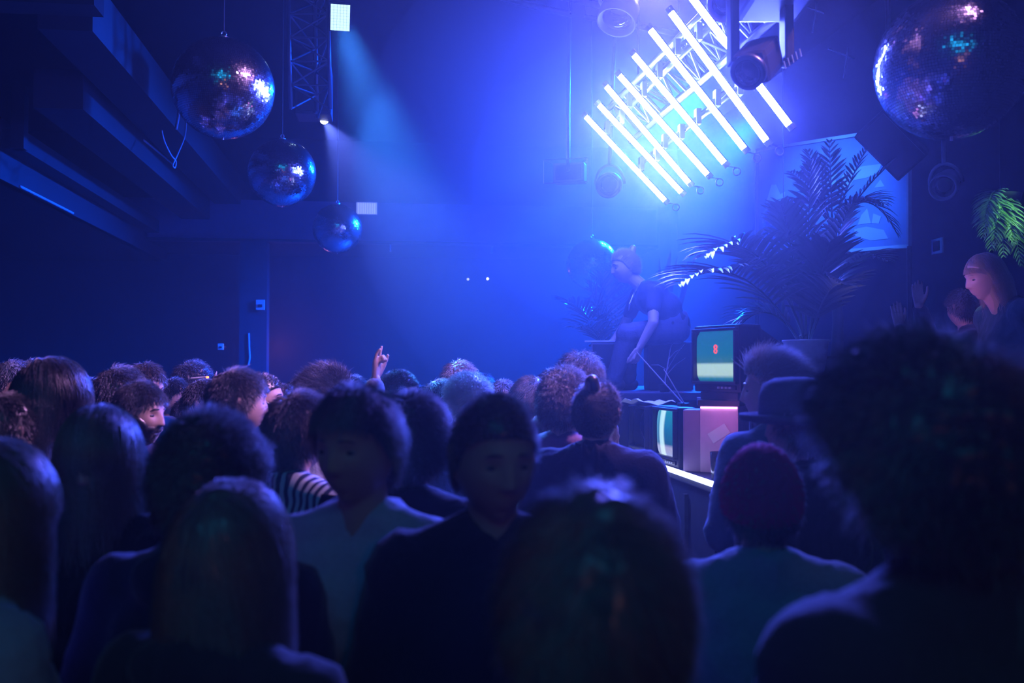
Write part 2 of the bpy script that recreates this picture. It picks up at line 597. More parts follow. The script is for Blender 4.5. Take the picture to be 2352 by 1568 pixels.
# the dark moving light in front of the nearest tube
c = P(1745, 120, 3.9)
root = empty('moving_light', c, 'large dark moving light silhouetted over the nearest lit tube', 'stage light', 'rig lamps')
o = MB().box((0, 0, 0), (0.25, 0.22, 0.30), bevel=0.02).build('base_box', M_mover, root)
o.data.transform(local(root) @ (Matrix.Translation(P(1780, -40, 3.95)) @ frame_mat((0, 0, 0), -FH).to_3x3().to_4x4()))
hd = (P(1690, 190, 3.7) - P(1775, 95, 4.0)).normalized()
fm = frame_mat(P(1742, 140, 3.88), hd, UP)
o = MB().box((0, 0, 0), (0.13, 0.13, 0.20), bevel=0.03).build('head', M_mover, root)
o.data.transform(local(root) @ fm)
o = MB().lathe([(0.062, 0.09), (0.068, 0.10), (0.068, 0.13), (0.05, 0.13)], 24).build('front_ring', M_mover, root, True)
o.data.transform(local(root) @ fm)
o = MB().lathe([(0.054, 0.128), (0.045, 0.138), (0.02, 0.142)], 24).build('lens', M_lens, root, True)
o.data.transform(local(root) @ fm)
for s in (-1, 1):
    mb = MB()
    mb.box((P(1745, 62, 3.93) + (P(1810, 62, 3.93) - P(1745, 62, 3.93)) * s * 0.95), (0.035, 0.09, 0.30), rot=(0, 0, -YAW), bevel=0.008)
    wbuild(mb, 'yoke_arm', M_mover, root)
mb = MB()
for k in range(5):
    q = P(1800 + k * 9, 140 - k * 7, 3.88)
    mb.tube([q, q + UP * -0.03 + RT * 0.008], 0.003, 6)
wbuild(mb, 'cooling_fins', M_metal, root)
wbuild(MB().tube([P(1780, -80, 3.95), Vector((*P(1780, -80, 3.95).xy, ZC))], 0.03, 10), 'hanger', M_mover, root)
# a second moving light beyond, glossy and caught by the tubes
c = P(1668, 12, 4.5)
cone_can('moving_light', 'shiny lamp half out of frame above the nearest lit tube', c, (P(1690, 60, 4.3) - c), 0.075, 0.2, M_metal, 1.1, M_lens, Vector((c.x, c.y + 0.1, ZC)))

# ceiling grid wires at the upper right
for k, (a, b, d) in enumerate((((1830, 8), (1893, 30), 7.5), ((1876, 5), (1866, 75), 7.5), ((1902, 112), (1962, 134), 7.5), ((1948, 110), (1938, 180), 7.5))):
    o = MB().tube([P(*a, d), P(*b, d)], 0.006, 6).build('trim_ceiling_rod', M_greymetal)
    o['kind'] = 'structure'

# ------------------------------------------------------------------ mirror balls
M_mirror = mat('mirror_facets', (0.88, 0.89, 0.94), 0.17, 1.0, vary=0)
M_core = mat('ball_core', (0.02, 0.02, 0.03), 0.5, vary=0.0)


def ball_mesh(rows, seed):
    r = np.random.default_rng(seed)
    mb = MB()
    for i in range(rows):
        t0, t1 = PI * i / rows, PI * (i + 1) / rows
        tm = (t0 + t1) / 2
        n = max(5, int(round(2 * rows * math.sin(tm))))
        ph = r.uniform(0, 1)
        for j in range(n):
            p0, p1 = 2 * PI * (j + ph) / n, 2 * PI * (j + ph + 1) / n
            q = []
            e = 0.05
            for t, p in ((t0 + (t1 - t0) * e, p0 + (p1 - p0) * e), (t1 - (t1 - t0) * e, p0 + (p1 - p0) * e),
                         (t1 - (t1 - t0) * e, p1 - (p1 - p0) * e), (t0 + (t1 - t0) * e, p1 - (p1 - p0) * e)):
                q.append((math.sin(t) * math.cos(p), math.sin(t) * math.sin(p), math.cos(t)))
            q = np.array(q)
            cc = q.mean(0)
            nn = cc / np.linalg.norm(cc) + r.normal(size=3) * 0.04
            nn /= np.linalg.norm(nn)
            q = q - np.outer((q - cc) @ nn, nn)
            q = q + (1.0 - np.linalg.norm(cc)) * cc * 0.6
            mb.add(q, [(0, 1, 2, 3)])
    return mb


def disco_ball(px, py, dpx, d, label, rows=44, seed=1, top=None):
    c = P(px, py, d)
    r = dpx / 2 / FPX * d
    root = empty('mirror_ball', c, label, 'mirror ball', 'hanging mirror balls')
    core = MB().lathe([(max(1e-4, r * 0.985 * math.sin(a)), -r * 0.985 * math.cos(a)) for a in np.linspace(0.02, PI - 0.02, 32)], 48).build('core', M_core, root, True)
    mb = ball_mesh(rows, seed)
    f = mb.build('mirror_facets', M_mirror, root)
    f.data.transform(Matrix.Scale(r, 4))
    mb = MB().lathe([(r * 0.10, r * 0.97), (r * 0.10, r * 1.03), (r * 0.03, r * 1.05)], 16)
    ring = [Vector((r * 0.05 * math.cos(a), 0, r * 1.10 + r * 0.05 * math.sin(a))) for a in np.linspace(0, 2 * PI, 13)]
    mb.tube(ring, r * 0.012, 6, False)
    hk = mb.build('hook', M_metal, root)
    MB().tube([(0, 0, r * 1.14), (0, 0, ZC - c.z)], 0.004, 6).build('hanging_wire', M_cable, hk)
    MB().tube([(0, 0, -r * 1.03), (0, 0, -r * 0.97)], r * 0.02, 6).build('bottom_pin', M_metal, root)
    return root


disco_ball(513, 203, 230, 5.0, 'large dark mirror ball hanging below the ceiling beams', 76, 1)
disco_ball(648, 397, 154, 7.4, 'middle-sized mirror ball hanging between the largest dark one and the small one', 70, 2)
disco_ball(775, 525, 113, 10.1, 'smallest mirror ball of the receding row, before the pale parapet', 64, 3)
disco_ball(1360, 607, 118, 9.6, 'mirror ball hanging behind the performer in front of his face', 60, 4)
disco_ball(2183, 152, 334, 4.2, 'huge near-black mirror ball cut by the picture edge', 80, 5)
disco_ball(1800, 508, 96, 8.2, 'mirror ball half hidden among the palm fronds', 56, 6)
# ------------------------------------------------------------------ DJ booth, televisions
M_booth = mat('booth_panel', (0.05, 0.055, 0.08), 0.6, bump=0.1, scale=14)
M_tvcase = mat('tv_plastic', (0.035, 0.035, 0.045), 0.45, bump=0.05, scale=60)
M_tvdark = mat('dark_screen', (0.01, 0.01, 0.015), 0.06, vary=0, spec=0.8)
M_strip = mat('lit_strip', (0.9, 0.9, 0.95), 0.4, vary=0, emit=(0.55, 0.62, 1.0), strength=7.0)
M_pinkstrip = mat('pink_strip', (0.9, 0.8, 0.9), 0.4, vary=0, emit=(1.0, 0.45, 0.95), strength=3.0)
M_pinkbox = mat('pale_box', (0.72, 0.50, 0.66), 0.6, bump=0.05, scale=20)
M_paper = mat('paper', (0.8, 0.82, 0.85), 0.8, vary=0.05)
XE, ZB = 1.486, 1.21
root = empty('dj_booth', (XE, 5.1, 0), 'dark waist-high counter edged with a white light strip, televisions standing on it', 'booth')
wbuild(MB().box((XE + 0.40, 5.12, 0.58), (0.74, 1.86, 1.16)), 'body', M_booth, root)
wbuild(MB().box((XE + 0.40, 5.12, ZB - 0.025), (0.80, 1.92, 0.05), bevel=0.006), 'counter_top', M_booth, root)
mb = MB().box((XE - 0.008, 5.12, ZB - 0.004), (0.016, 1.92, 0.022))
wbuild(mb, 'light_strip', M_strip, root)
mb = MB()
for k in range(4):
    mb.box((XE + 0.02, 4.4 + k * 0.46, 0.6), (0.02, 0.03, 1.0))
wbuild(mb, 'front_batten', M_booth, root)

TVN = None


def tv(label, loc, turn, w, h, dep, scr, group='televisions of the booth', chin=0.17, side=0.05, panel=0.0, base=False, strip=None):
    """A CRT set. Front faces -Y locally; loc is the bottom centre of the front."""
    root = empty('television', loc, label, 'television', group, (0, 0, turn))
    mb = MB()
    # casing: front block and a tapering rear
    mb.box((0, dep * 0.21, h / 2), (w, dep * 0.38, h), bevel=0.012)
    a = [(-w / 2 * .94, dep * .38, h * .05), (w / 2 * .94, dep * .38, h * .05), (w / 2 * .94, dep * .38, h * .96), (-w / 2 * .94, dep * .38, h * .96)]
    b = [(-w * .30, dep, h * .10), (w * .30, dep, h * .10), (w * .30, dep, h * .72), (-w * .30, dep, h * .72)]
    mb.add(a + b, [(3, 2, 1, 0), (4, 5, 6, 7), (0, 1, 5, 4), (1, 2, 6, 5), (2, 3, 7, 6), (3, 0, 4, 7)])
    mb.build('casing', M_tvcase, root)
    x0, x1 = -w / 2 + side * w, w / 2 - side * w - panel * w
    z0, z1 = h * chin, h * (1 - side * 1.3)
    cx, cz, sw, sh = (x0 + x1) / 2, (z0 + z1) / 2, x1 - x0, z1 - z0
    mb = MB()
    t = 0.014
    for (bx, bz, bw, bh) in ((cx, z1 + t / 2, sw + 2 * t, t), (cx, z0 - t / 2, sw + 2 * t, t), (x0 - t / 2, cz, t, sh), (x1 + t / 2, cz, t, sh)):
        mb.box((bx, -0.006, bz), (bw, 0.026, bh), bevel=0.003)
    mb.build('bezel', M_tvcase, root)
    n = 13
    v, f = [], []
    for i in range(n):
        for j in range(n):
            u, q = i / (n - 1) * 2 - 1, j / (n - 1) * 2 - 1
            v.append((cx + u * sw / 2, 0.012 - 0.026 * (1 - u * u * .7) * (1 - q * q * .6), cz + q * sh / 2))
    for i in range(n - 1):
        for j in range(n - 1):
            f.append((i * n + j, (i + 1) * n + j, (i + 1) * n + j + 1, i * n + j + 1))
    s = MB().add(v, f).build('screen', scr, root, True)
    mb = MB()
    for k in range(4):
        mb.box((w * (0.08 + 0.08 * k), -0.003, h * chin * 0.42), (w * 0.045, 0.012, h * 0.03))
    cp = MB().box((0, -0.001, h * chin * 0.42), (w * 0.86, 0.006, h * 0.06)).build('control_panel', M_blackmetal, root)
    mb.build('button', M_greymetal, cp)
    if base:
        MB().box((0, dep * 0.3, -0.02), (w * 0.8, dep * 0.5, 0.04), bevel=0.006).build('stand', M_tvcase, root)
    return root, (cx, cz, sw, sh, s)


# direction a screen faces in the ground plane: angle b from the camera towards the left
def turn_for(b):
    b = math.radians(b)
    nrm = -FH * math.cos(b) - RT * math.sin(b)
    return math.atan2(nrm.x, -nrm.y)


teal = screen_mat('screen_beach', [(0.0, (0.0, 0.10, 0.13)), (0.06, (0.02, 0.20, 0.22)), (0.13, (0.42, 0.62, 0.50)), (0.33, (0.42, 0.65, 0.52)), (0.38, (0.03, 0.16, 0.15)),
                                   (0.55, (0.005, 0.15, 0.20)), (1.0, (0.006, 0.13, 0.22))], None, 1.0)
band = screen_mat('screen_bands', [(0.0, (0.35, 0.40, 0.60)), (0.18, (0.38, 0.36, 0.55)), (0.26, (0.01, 0.08, 0.16)), (0.6, (0.005, 0.14, 0.25)), (1.0, (0.01, 0.25, 0.30))],
                  [(0.0, (0.02, 0.05, 0.1)), (0.10, (0.10, 0.18, 0.28)), (0.22, (0.01, 0.06, 0.1)), (0.30, (0.45, 0.75, 0.75)), (0.48, (0.55, 0.85, 0.85)),
                   (0.56, (0.0, 0.02, 0.03)), (1.0, (0.0, 0.03, 0.05))], 1.0)

XT = lambda b: RT * math.cos(math.radians(b)) - FH * math.sin(math.radians(b))
l1 = P(1450, 1040, 6.15) + XT(80) * 0.17
l1.z = ZB + 0.001
tv('dark switched-off television at the far end of the counter', l1, turn_for(80), 0.34, 0.30, 0.26, M_tvdark)
l2 = P(1505, 1060, 5.52) + XT(80) * 0.18
l2.z = ZB + 0.001
t2, _ = tv('television with blue-green vertical bands between the dark set and the pink box', l2, turn_for(80), 0.36, 0.315, 0.26, band)
# rabbit-ear antenna of the banded set
inv = (Matrix.Translation(l2) @ Euler((0, 0, turn_for(80))).to_matrix().to_4x4()).inverted()
top = Vector((0, 0.10, 0.315))
wtop = inv.inverted() @ top
ab = MB().box(tuple(top + Vector((0, 0, 0.008))), (0.06, 0.05, 0.02), bevel=0.004).build('antenna_base', M_blackmetal, t2)
mb = MB().tube([top + Vector((-0.01, 0, 0.015)), inv @ P(1462, 808, 5.45)], [0.0042, 0.003], 8)
an = mb.build('antenna_rod', M_white, ab)
mb = MB().tube([top + Vector((0.015, 0, 0.015)), inv @ P(1525, 848, 5.34)], [0.004, 0.003], 8)
mb.build('antenna_rod', M_white, ab)

# pale box lit pink, the upper set stands on it
bl = P(1652, 1078, 4.95)
pb_turn = turn_for(22)
pb = Vector((max(bl.x, XE + 0.16), bl.y, ZB + 0.001))
root = empty('plinth_box', pb, 'pink-lit box under the large upper television, a strip of white tape on it', 'box', None, (0, 0, pb_turn))
MB().box((0, 0.17, 0.165), (0.19, 0.34, 0.33), bevel=0.004).build('body', M_pinkbox, root)
MB().box((0, 0.17, 0.345), (0.21, 0.36, 0.03), bevel=0.004).build('top_board', M_tvcase, root)
MB().box((0, -0.004, 0.322), (0.18, 0.012, 0.008)).build('light_strip', M_pinkstrip, root)
MB().box((0.0, -0.0025, 0.195), (0.10, 0.003, 0.055), rot=(0, math.radians(-33), 0)).build('tape', M_paper, root)
lamp('pink_strip_glow', P(1650, 950, 4.78), 0.5, (1.0, 0.25, 0.8), 0.05)

ub = Vector((pb.x, pb.y, ZB + 0.001 + 0.36 + 0.04))
uf = P(1644, 905, 4.98)
upt, sc_ = tv('large upper television with a teal and mint picture on the pink box', Vector((uf.x, uf.y, ub.z)), turn_for(63), 0.365, 0.335, 0.34, teal, side=0.07, panel=0.0, base=True, chin=0.16)
cx, cz, sw, sh, scr_ = sc_
# small red figure glowing on the screen
M_red = mat('red_digit', (0.3, 0.02, 0.02), 0.5, vary=0, emit=(1.0, 0.12, 0.08), strength=1.0)
mb = MB()
for q in (-1, 1):
    ring = [Vector((cx + 0.02 + 0.010 * math.cos(a), -0.016, cz + 0.035 + q * 0.010 + 0.010 * math.sin(a))) for a in np.linspace(0, 2 * PI, 13)]
    mb.tube(ring, 0.004, 6, False)
mb.build('red_digit', M_red, scr_)

# added block standing in for the purple side of the banded set
o = MB().box((0, 0, 0.155), (0.16, 0.20, 0.31), bevel=0.008).build('tv_side_block', mat('purple_tv_side', (0.32, 0.22, 0.34), 0.6, vary=0.1))
o.location = P(1588, 1070, 5.08)
o.location.z = ZB + 0.001
o.location.x = max(o.location.x, XE + 0.13)
o.rotation_euler = (0, 0, turn_for(18))
tag(o, 'dull purple block standing in for the side of the banded television', 'box')

# drinks glass at the counter end
M_glass = mat('glass', (0.9, 0.9, 0.95), 0.05, vary=0)
nodes_of(M_glass)[0]['Principled BSDF'].inputs['Transmission Weight'].default_value = 0.95
g = P(1604, 1085, 4.62)
g = Vector((XE + 0.06, g.y, ZB + 0.001))
root = empty('drinking_glass', g, 'tall drinking glass with a red drink at the counter end', 'glass')
MB().lathe([(0.030, 0.0), (0.036, 0.13), (0.0335, 0.13), (0.028, 0.008)], 24).build('tumbler', M_glass, root, True)
MB().lathe([(0.0275, 0.01), (0.031, 0.075)], 24).build('drink', mat('red_drink', (0.6, 0.06, 0.05), 0.2, vary=0), root, True)

# papers lying on the far sets
def sheet(name, label, c, sx, sy, rz, m, amp, seed):
    n = 9
    v, f = [], []
    r = np.random.default_rng(seed)
    pts = np.array([((i / (n - 1) - .5) * sx, (j / (n - 1) - .5) * sy, 0) for i in range(n) for j in range(n)])
    pts[:, 2] = amp * (1 + pnoise(pts, 22, seed)) * smoothstep(-0.1, 1, np.abs(pts[:, 0]) / sx * 2)
    for i in range(n - 1):
        for j in range(n - 1):
            f.append((i * n + j, (i + 1) * n + j, (i + 1) * n + j + 1, i * n + j + 1))
    mb = MB().add(pts, f)
    o = mb.build(name, m)
    so = o.modifiers.new('thickness', 'SOLIDIFY')
    so.thickness = 0.002
    o.location = c
    o.rotation_euler = (0, 0, rz)
    tag(o, label, 'paper')
    return o


sheet('crumpled_paper', 'crumpled pale sheet on top of the dark television', Vector((l1.x + 0.05, l1.y + 0.03, ZB + 0.30)), 0.30, 0.20, 0.5, M_paper, 0.028, 3)
o = MB().box((0, 0, 0.022), (0.06, 0.004, 0.045), rot=(0.2, 0, 0)).build('card', M_paper)
o.location = (wtop.x + 0.02, wtop.y + 0.0, wtop.z + 0.003)
o.location += RT * 0.09 + FH * 0.03
o.rotation_euler = (0, 0, turn_for(15))
tag(o, 'small white card propped on top of the banded television', 'card')

# risers behind the booth
root = empty('stage_riser', (2.35, 7.35, 0), 'dark raised platform under the performer behind the counter', 'riser')
wbuild(MB().box((2.36, 7.4, 0.76), (2.05, 2.5, 1.52)), 'body', M_dark, root)
wbuild(MB().box((2.36, 7.4, 1.55), (2.11, 2.56, 0.06), bevel=0.01), 'deck', M_booth, root)
ZR = 1.58
# flight case carrying the big palm
pp = P(1852, 862, 5.62)
root = empty('flight_case', (pp.x, pp.y, 0), 'tall black case under the large potted palm', 'case')
zc = P(1852, 872, 5.62).z
wbuild(MB().box((pp.x, pp.y, zc / 2), (0.5, 0.42, zc - 0.0), bevel=0.012), 'body', M_dark, root)
mb = MB()
for sx in (-1, 1):
    for sy in (-1, 1):
        mb.box((pp.x + sx * 0.245, pp.y + sy * 0.205, zc / 2), (0.03, 0.03, zc + 0.004))
wbuild(mb, 'corner_rail', M_greymetal, root)
# loudspeaker the performer leans on
c = P(1397, 880, 7.15)
root = empty('loudspeaker', (c.x, c.y, ZR), 'blue-grey loudspeaker under the performer\'s resting hand', 'loudspeaker', None, (0, 0, -YAW - 0.35))
hh = P(1397, 786, 7.15).z - ZR
MB().box((0, 0, hh / 2), (0.19, 0.24, hh), bevel=0.01).build('cabinet', mat('speaker_grey', (0.16, 0.16, 0.2), 0.6, vary=0.1), root)
MB().box((0, -0.122, hh / 2), (0.16, 0.006, hh * 0.9)).build('grille', M_blackmetal, root)
MB().box((-0.02, 0, hh + 0.006), (0.24, 0.25, 0.012), bevel=0.002).build('top_board', M_white, root)
# case he sits on
c = P(1535, 890, 7.05)
root = empty('seat_case', (c.x, c.y, ZR), 'dark square case hidden under the seated performer', 'case', None, (0, 0, -YAW))
sz = P(1535, 786, 7.05).z - ZR
MB().box((0, 0.03, sz / 2), (0.30, 0.30, sz), bevel=0.012).build('body', M_dark, root)
for sx in (-1, 1):
    MB().box((sx * 0.145, -0.118, sz / 2), (0.02, 0.012, sz * 0.98)).build('corner_rail', M_blackmetal, root)

# ------------------------------------------------------------------ angled picture panel
b = math.radians(40)
pn = (-FH * math.cos(b) - RT * math.sin(b)).normalized()
pc = P(1915, 450, 8.6)


def onpanel(px, py, lift=0.0):
    d = P(px, py, 1.0) - EYE
    t = (pc + pn * lift - EYE).dot(pn) / d.dot(pn)
    return EYE + d * t


M_panel = mat('panel_blue', (0.16, 0.25, 0.42), 0.6, vary=0.05)
M_shape = mat('panel_white', (0.42, 0.52, 0.62), 0.6, vary=0.05)
root = empty('picture_panel', onpanel(1915, 565), 'large blue picture panel with pale curved shapes behind the palms', 'picture')
x0, x1 = 1738, 2088
tl, tr = onpanel(x0, 352), onpanel(x1, 285)
bl_, br = onpanel(x0, 598), onpanel(x1, 560)
br.z = bl_.z = (bl_.z + br.z) / 2
tr.z = tl.z = (tl.z + tr.z) / 2
wbuild(MB().prism([bl_, br, tr, tl], -pn, 0.03), 'panel', M_panel, root)
mb = MB()
for a, c2 in ((bl_, br), (br, tr), (tr, tl), (tl, bl_)):
    mb.tube([a, c2], 0.02, 4)
wbuild(mb, 'frame', M_greymetal, root)
SH = [
    [(1930, 436), (1934, 405), (1950, 388), (1985, 381), (2025, 376), (2016, 398), (1990, 408), (1960, 414), (1948, 436)],
    [(2008, 431), (2022, 412), (2032, 428)],
    [(1898, 433), (1905, 405), (1922, 398), (1918, 425)],
    [(2018, 469), (2021, 461), (2040, 456), (2038, 472)],
    [(1970, 516), (1978, 494), (1992, 478), (2000, 512)],
    [(2002, 512), (2006, 490), (2024, 497), (2018, 514)],
    [(1760, 464), (1772, 424), (1782, 424), (1792, 446), (1803, 440), (1800, 458), (1785, 470)],
    [(1812, 506), (1822, 488), (1850, 484), (1852, 504)],
    [(1962, 526), (1990, 520), (2030, 528), (2040, 548), (2000, 552), (1965, 542)],
]
for s in SH:
    wbuild(MB().prism([onpanel(x, y, 0.004) for x, y in s], -pn, 0.008), 'pale_shape', M_shape, root)
# legs holding the panel up
for q in (bl_, br):
    wbuild(MB().tube([q, Vector((q.x, q.y, 0))], 0.02, 8), 'leg', M_blackmetal, root)

# hung speaker crossing the panel's upper corner
c = P(2048, 330, 7.4)
root = empty('hung_loudspeaker', c, 'dark tilted loudspeaker hanging over the corner of the blue panel', 'loudspeaker')
fm = frame_mat(c, P(2000, 470, 5.0) - c, UP)
for nm, mb, m in (('cabinet', MB().box((0, 0, 0), (0.28, 0.46, 0.28), rot=(0, 0, 0.72), bevel=0.015), M_dark), ('grille', MB().box((0, 0, 0.145), (0.24, 0.42, 0.01), rot=(0, 0, 0.72)), M_blackmetal)):
    o = mb.build(nm, m, root)
    o.data.transform(local(root) @ fm)
wbuild(MB().tube([c, Vector((c.x + 0.05, c.y + 0.15, ZC))], 0.02, 8), 'hanger', M_blackmetal, root)
# switch plate and small wall fittings on the right
c = P(2153, 565, 1.0) - EYE
t_ = (XR - 0.01) / c.x
q = EYE + c * t_
root = empty('wall_switch', q, 'small pale square switch frame on the dark side wall', 'switch')
s_ = 0.085
for nm, mb, m in (('plate', MB().box((0, 0, 0), (0.012, s_ * 1.9, s_ * 1.5)), M_white), ('rocker', MB().box((-0.008, 0, 0), (0.01, s_ * 1.1, s_ * 0.95)), M_dark)):
    mb.build(nm, m, root)
c = P(2165, 432, 6.6)
cone_can('par_lamp', 'dim lamp pointing down on the dark side wall above the switch', c, (P(2100, 520, 6.0) - c), 0.09, 0.22, M_greymetal, 1.0, M_lens, Vector((c.x, c.y, ZC)))

# ------------------------------------------------------------------ palms
M_leaf = mat('palm_leaf', (0.05, 0.11, 0.05), 0.32, bump=0.05, scale=40, spec=0.6)
M_stem = mat('palm_stem', (0.10, 0.13, 0.06), 0.5, bump=0.2, scale=50)
M_pot = mat('white_pot', (0.8, 0.8, 0.82), 0.5, bump=0.05, scale=30)


def frond(root, base, tip, lift, n=26, L=0.34, w=0.016, droop=0.5, seed=0, m=None, start=0.22, fold=0.35, flat=None):
    """One palm leaf: a bent rachis with paired narrow leaflets."""
    r = np.random.default_rng(seed)
    base, tip = Vector(base), Vector(tip)
    mid = base.lerp(tip, 0.5) + Vector((0, 0, lift))
    B = lambda t: base * (1 - t) ** 2 + mid * 2 * t * (1 - t) + tip * t * t
    mb = MB()
    K = 14
    mb.tube([B(i / K) for i in range(K + 1)], [0.009 * (1 - 0.85 * i / K) for i in range(K + 1)], 6)
    D = Vector((0, 0, -1))
    for i in range(n):
        t = start + (1 - start) * (i + 0.5) / n
        p = B(t)
        tg = (B(min(1, t + .02)) - B(t - .02)).normalized()
        sd = tg.cross(Vector((0, 0, 1)) if flat is None else flat)
        if sd.length < 0.05:
            sd = tg.cross(RT)
        sd.normalize()
        nm = sd.cross(tg).normalized()
        prof = math.sin(PI * min(1, 0.18 + 0.80 * (t - start) / (1 - start))) ** 0.7
        for s in (-1, 1):
            ln = L * prof * r.uniform(0.85, 1.1)
            fw = 0.45 + 0.5 * (t - start) + r.uniform(-.08, .08)
            d = (sd * s * (1 - fw * 0.5) + tg * fw + nm * r.uniform(0.1, 0.3)).normalized()
            v, f = [], []
            S = 5
            pp_ = p.copy()
            for k in range(S + 1):
                u = k / S
                ww = w * (math.sin(PI * (0.12 + 0.86 * u)) ** 0.8) * (1 if ln > 0.1 else 0.7)
                ax = d.cross(nm)
                ax = ax.normalized() if ax.length > 0.05 else sd
                nn = ax.cross(d).normalized()
                v += [tuple(pp_ - ax * ww + nn * ww * fold), tuple(pp_), tuple(pp_ + ax * ww + nn * ww * fold)]
                pp_ = pp_ + d * (ln / S)
                d = (d + D * (droop / S) * (0.4 + u)).normalized()
            for k in range(S):
                a = k * 3
                f += [(a, a + 1, a + 4, a + 3), (a + 1, a + 2, a + 5, a + 4)]
            mb.add(v, f)
    o = wbuild(mb, 'frond', m or M_leaf, root, True)
    return o


# large potted palm on the case
root = empty('potted_palm', (pp.x, pp.y, zc), 'large palm in a white pot with fronds arching over the televisions', 'palm', 'potted palms')
PB = P(1850, 800, 5.62)
wbuild(MB().lathe([(0.09, zc + 0.001), (0.125, zc + 0.21), (0.132, zc + 0.215), (0.132, zc + 0.225), (0.11, zc + 0.225), (0.10, zc + 0.20)], 28,
                  Matrix.Translation((pp.x, pp.y, 0))), 'pot', M_pot, root, True)
for k, (bx, by, tx, ty, td, lf, n, L) in enumerate([
        (1838, 790, 1556, 655, 4.75, 0.40, 26, 0.36), (1842, 760, 1618, 590, 5.0, 0.44, 26, 0.34), (1846, 780, 1792, 465, 5.4, 0.20, 18, 0.20),
        (1850, 770, 1862, 372, 5.7, 0.10, 18, 0.17), (1856, 780, 1955, 470, 5.9, 0.12, 18, 0.18), (1856, 800, 1942, 655, 5.2, 0.24, 22, 0.26),
        (1848, 800, 1735, 590, 6.2, 0.35, 18, 0.22), (1852, 800, 2040, 600, 6.1, 0.42, 18, 0.22), (1846, 800, 1690, 760, 5.6, 0.30, 22, 0.26),
        (1854, 800, 1905, 560, 5.3, 0.12, 24, 0.28)]):
    frond(root, P(bx, by, 5.62), P(tx, ty, td), lf, n, L, 0.013, 0.7, 10 + k)
mb = MB()
for k in range(5):
    a = k * 1.256
    mb.tube([(pp.x + 0.04 * math.cos(a), pp.y + 0.04 * math.sin(a), zc + 0.18), P(1838 + k * 5, 770, 5.62)], [0.014, 0.009], 8)
wbuild(mb, 'stem', M_stem, root, True)

# tall palm farther back in front of the panel
q = P(1920, 860, 7.3)
root = empty('tall_palm', (q.x, q.y, ZR), 'tall dark palm whose spiky crown stands before the blue panel', 'palm')
cr = P(1912, 520, 7.3)
wbuild(MB().tube([(q.x, q.y, ZR + 0.1), (q.x + 0.02, q.y, ZR + 0.5), cr], [0.05, 0.04, 0.03], 12), 'trunk', M_stem, root, True)
wbuild(MB().lathe([(0.12, 0), (0.16, 0.24), (0.13, 0.24)], 24, Matrix.Translation((q.x, q.y, ZR))), 'pot', M_dark, root)
for k, (tx, ty, td, lf) in enumerate([(1855, 345, 7.0, 0.05), (1905, 322, 7.2, 0.0), (1990, 340, 7.4, 0.05), (2056, 368, 7.3, 0.10), (1815, 395, 6.9, 0.12),
                                      (2062, 540, 7.0, 0.45), (2030, 470, 7.6, 0.28), (1790, 500, 7.2, 0.30), (1850, 610, 6.7, 0.30)]):
    frond(root, cr + Vector((0, 0, random.uniform(-.08, .05))), P(tx, ty, td), lf, 15 if lf < 0.2 else 17, 0.15 if lf < 0.2 else 0.22, 0.011, 0.3 if lf < 0.2 else 1.0, 40 + k)

# sword-leaved plant at the foot of the tall palm
# palm behind the performer
q = P(1400, 880, 7.9)
root = empty('feathery_palm', (q.x, q.y, ZR), 'slender palm behind the performer reaching out below the mirror ball', 'palm')
wbuild(MB().lathe([(0.09, 0), (0.12, 0.2), (0.10, 0.2)], 20, Matrix.Translation((q.x, q.y, ZR))), 'pot', M_dark, root)
for k, (tx, ty, td, lf) in enumerate([(1297, 692, 7.6, 0.22), (1326, 752, 7.5, 0.20), (1352, 652, 7.9, 0.1), (1385, 630, 8.1, 0.05), (1440, 640, 8.2, 0.1), (1322, 725, 8.0, 0.25)]):
    frond(root, P(1402, 830, 7.9), P(tx, ty, td), lf, 16, 0.26, 0.011, 0.7, 60 + k)
wbuild(MB().tube([(q.x, q.y, ZR + 0.1), P(1402, 825, 7.9)], [0.02, 0.012], 8), 'stem', M_stem, root)

# leaves behind his back
q = P(1535, 800, 8.0)
root = empty('sword_leaf_plant', (q.x, q.y, ZR), 'plant with a few broad upright leaves behind the performer\'s back', 'plant')
wbuild(MB().lathe([(0.09, 0), (0.12, 0.2), (0.10, 0.2)], 20, Matrix.Translation((q.x, q.y, ZR))), 'pot', M_dark, root)


def blade(root, base, tip, w, bend, m=M_leaf):
    base, tip = Vector(base), Vector(tip)
    mid = base.lerp(tip, .5) + bend
    v, f = [], []
    S = 10
    for k in range(S + 1):
        u = k / S
        p = base * (1 - u) ** 2 + mid * 2 * u * (1 - u) + tip * u * u
        ww = w * math.sin(PI * (0.1 + 0.89 * u)) ** 0.7
        v += [tuple(p - RT * ww - FH * ww * .3), tuple(p), tuple(p + RT * ww - FH * ww * .3)]
    for k in range(S):
        a = k * 3
        f += [(a, a + 1, a + 4, a + 3), (a + 1, a + 2, a + 5, a + 4)]
    wbuild(MB().add(v, f), 'leaf', m, root, True)


for (tx, ty, w) in ((1514, 592, 0.022), (1541, 574, 0.034), (1556, 588, 0.026), (1600, 580, 0.018), (1580, 600, 0.02)):
    blade(root, P(1530, 830, 8.0), P(tx, ty, 8.0), w, RT * random.uniform(-.08, .05))

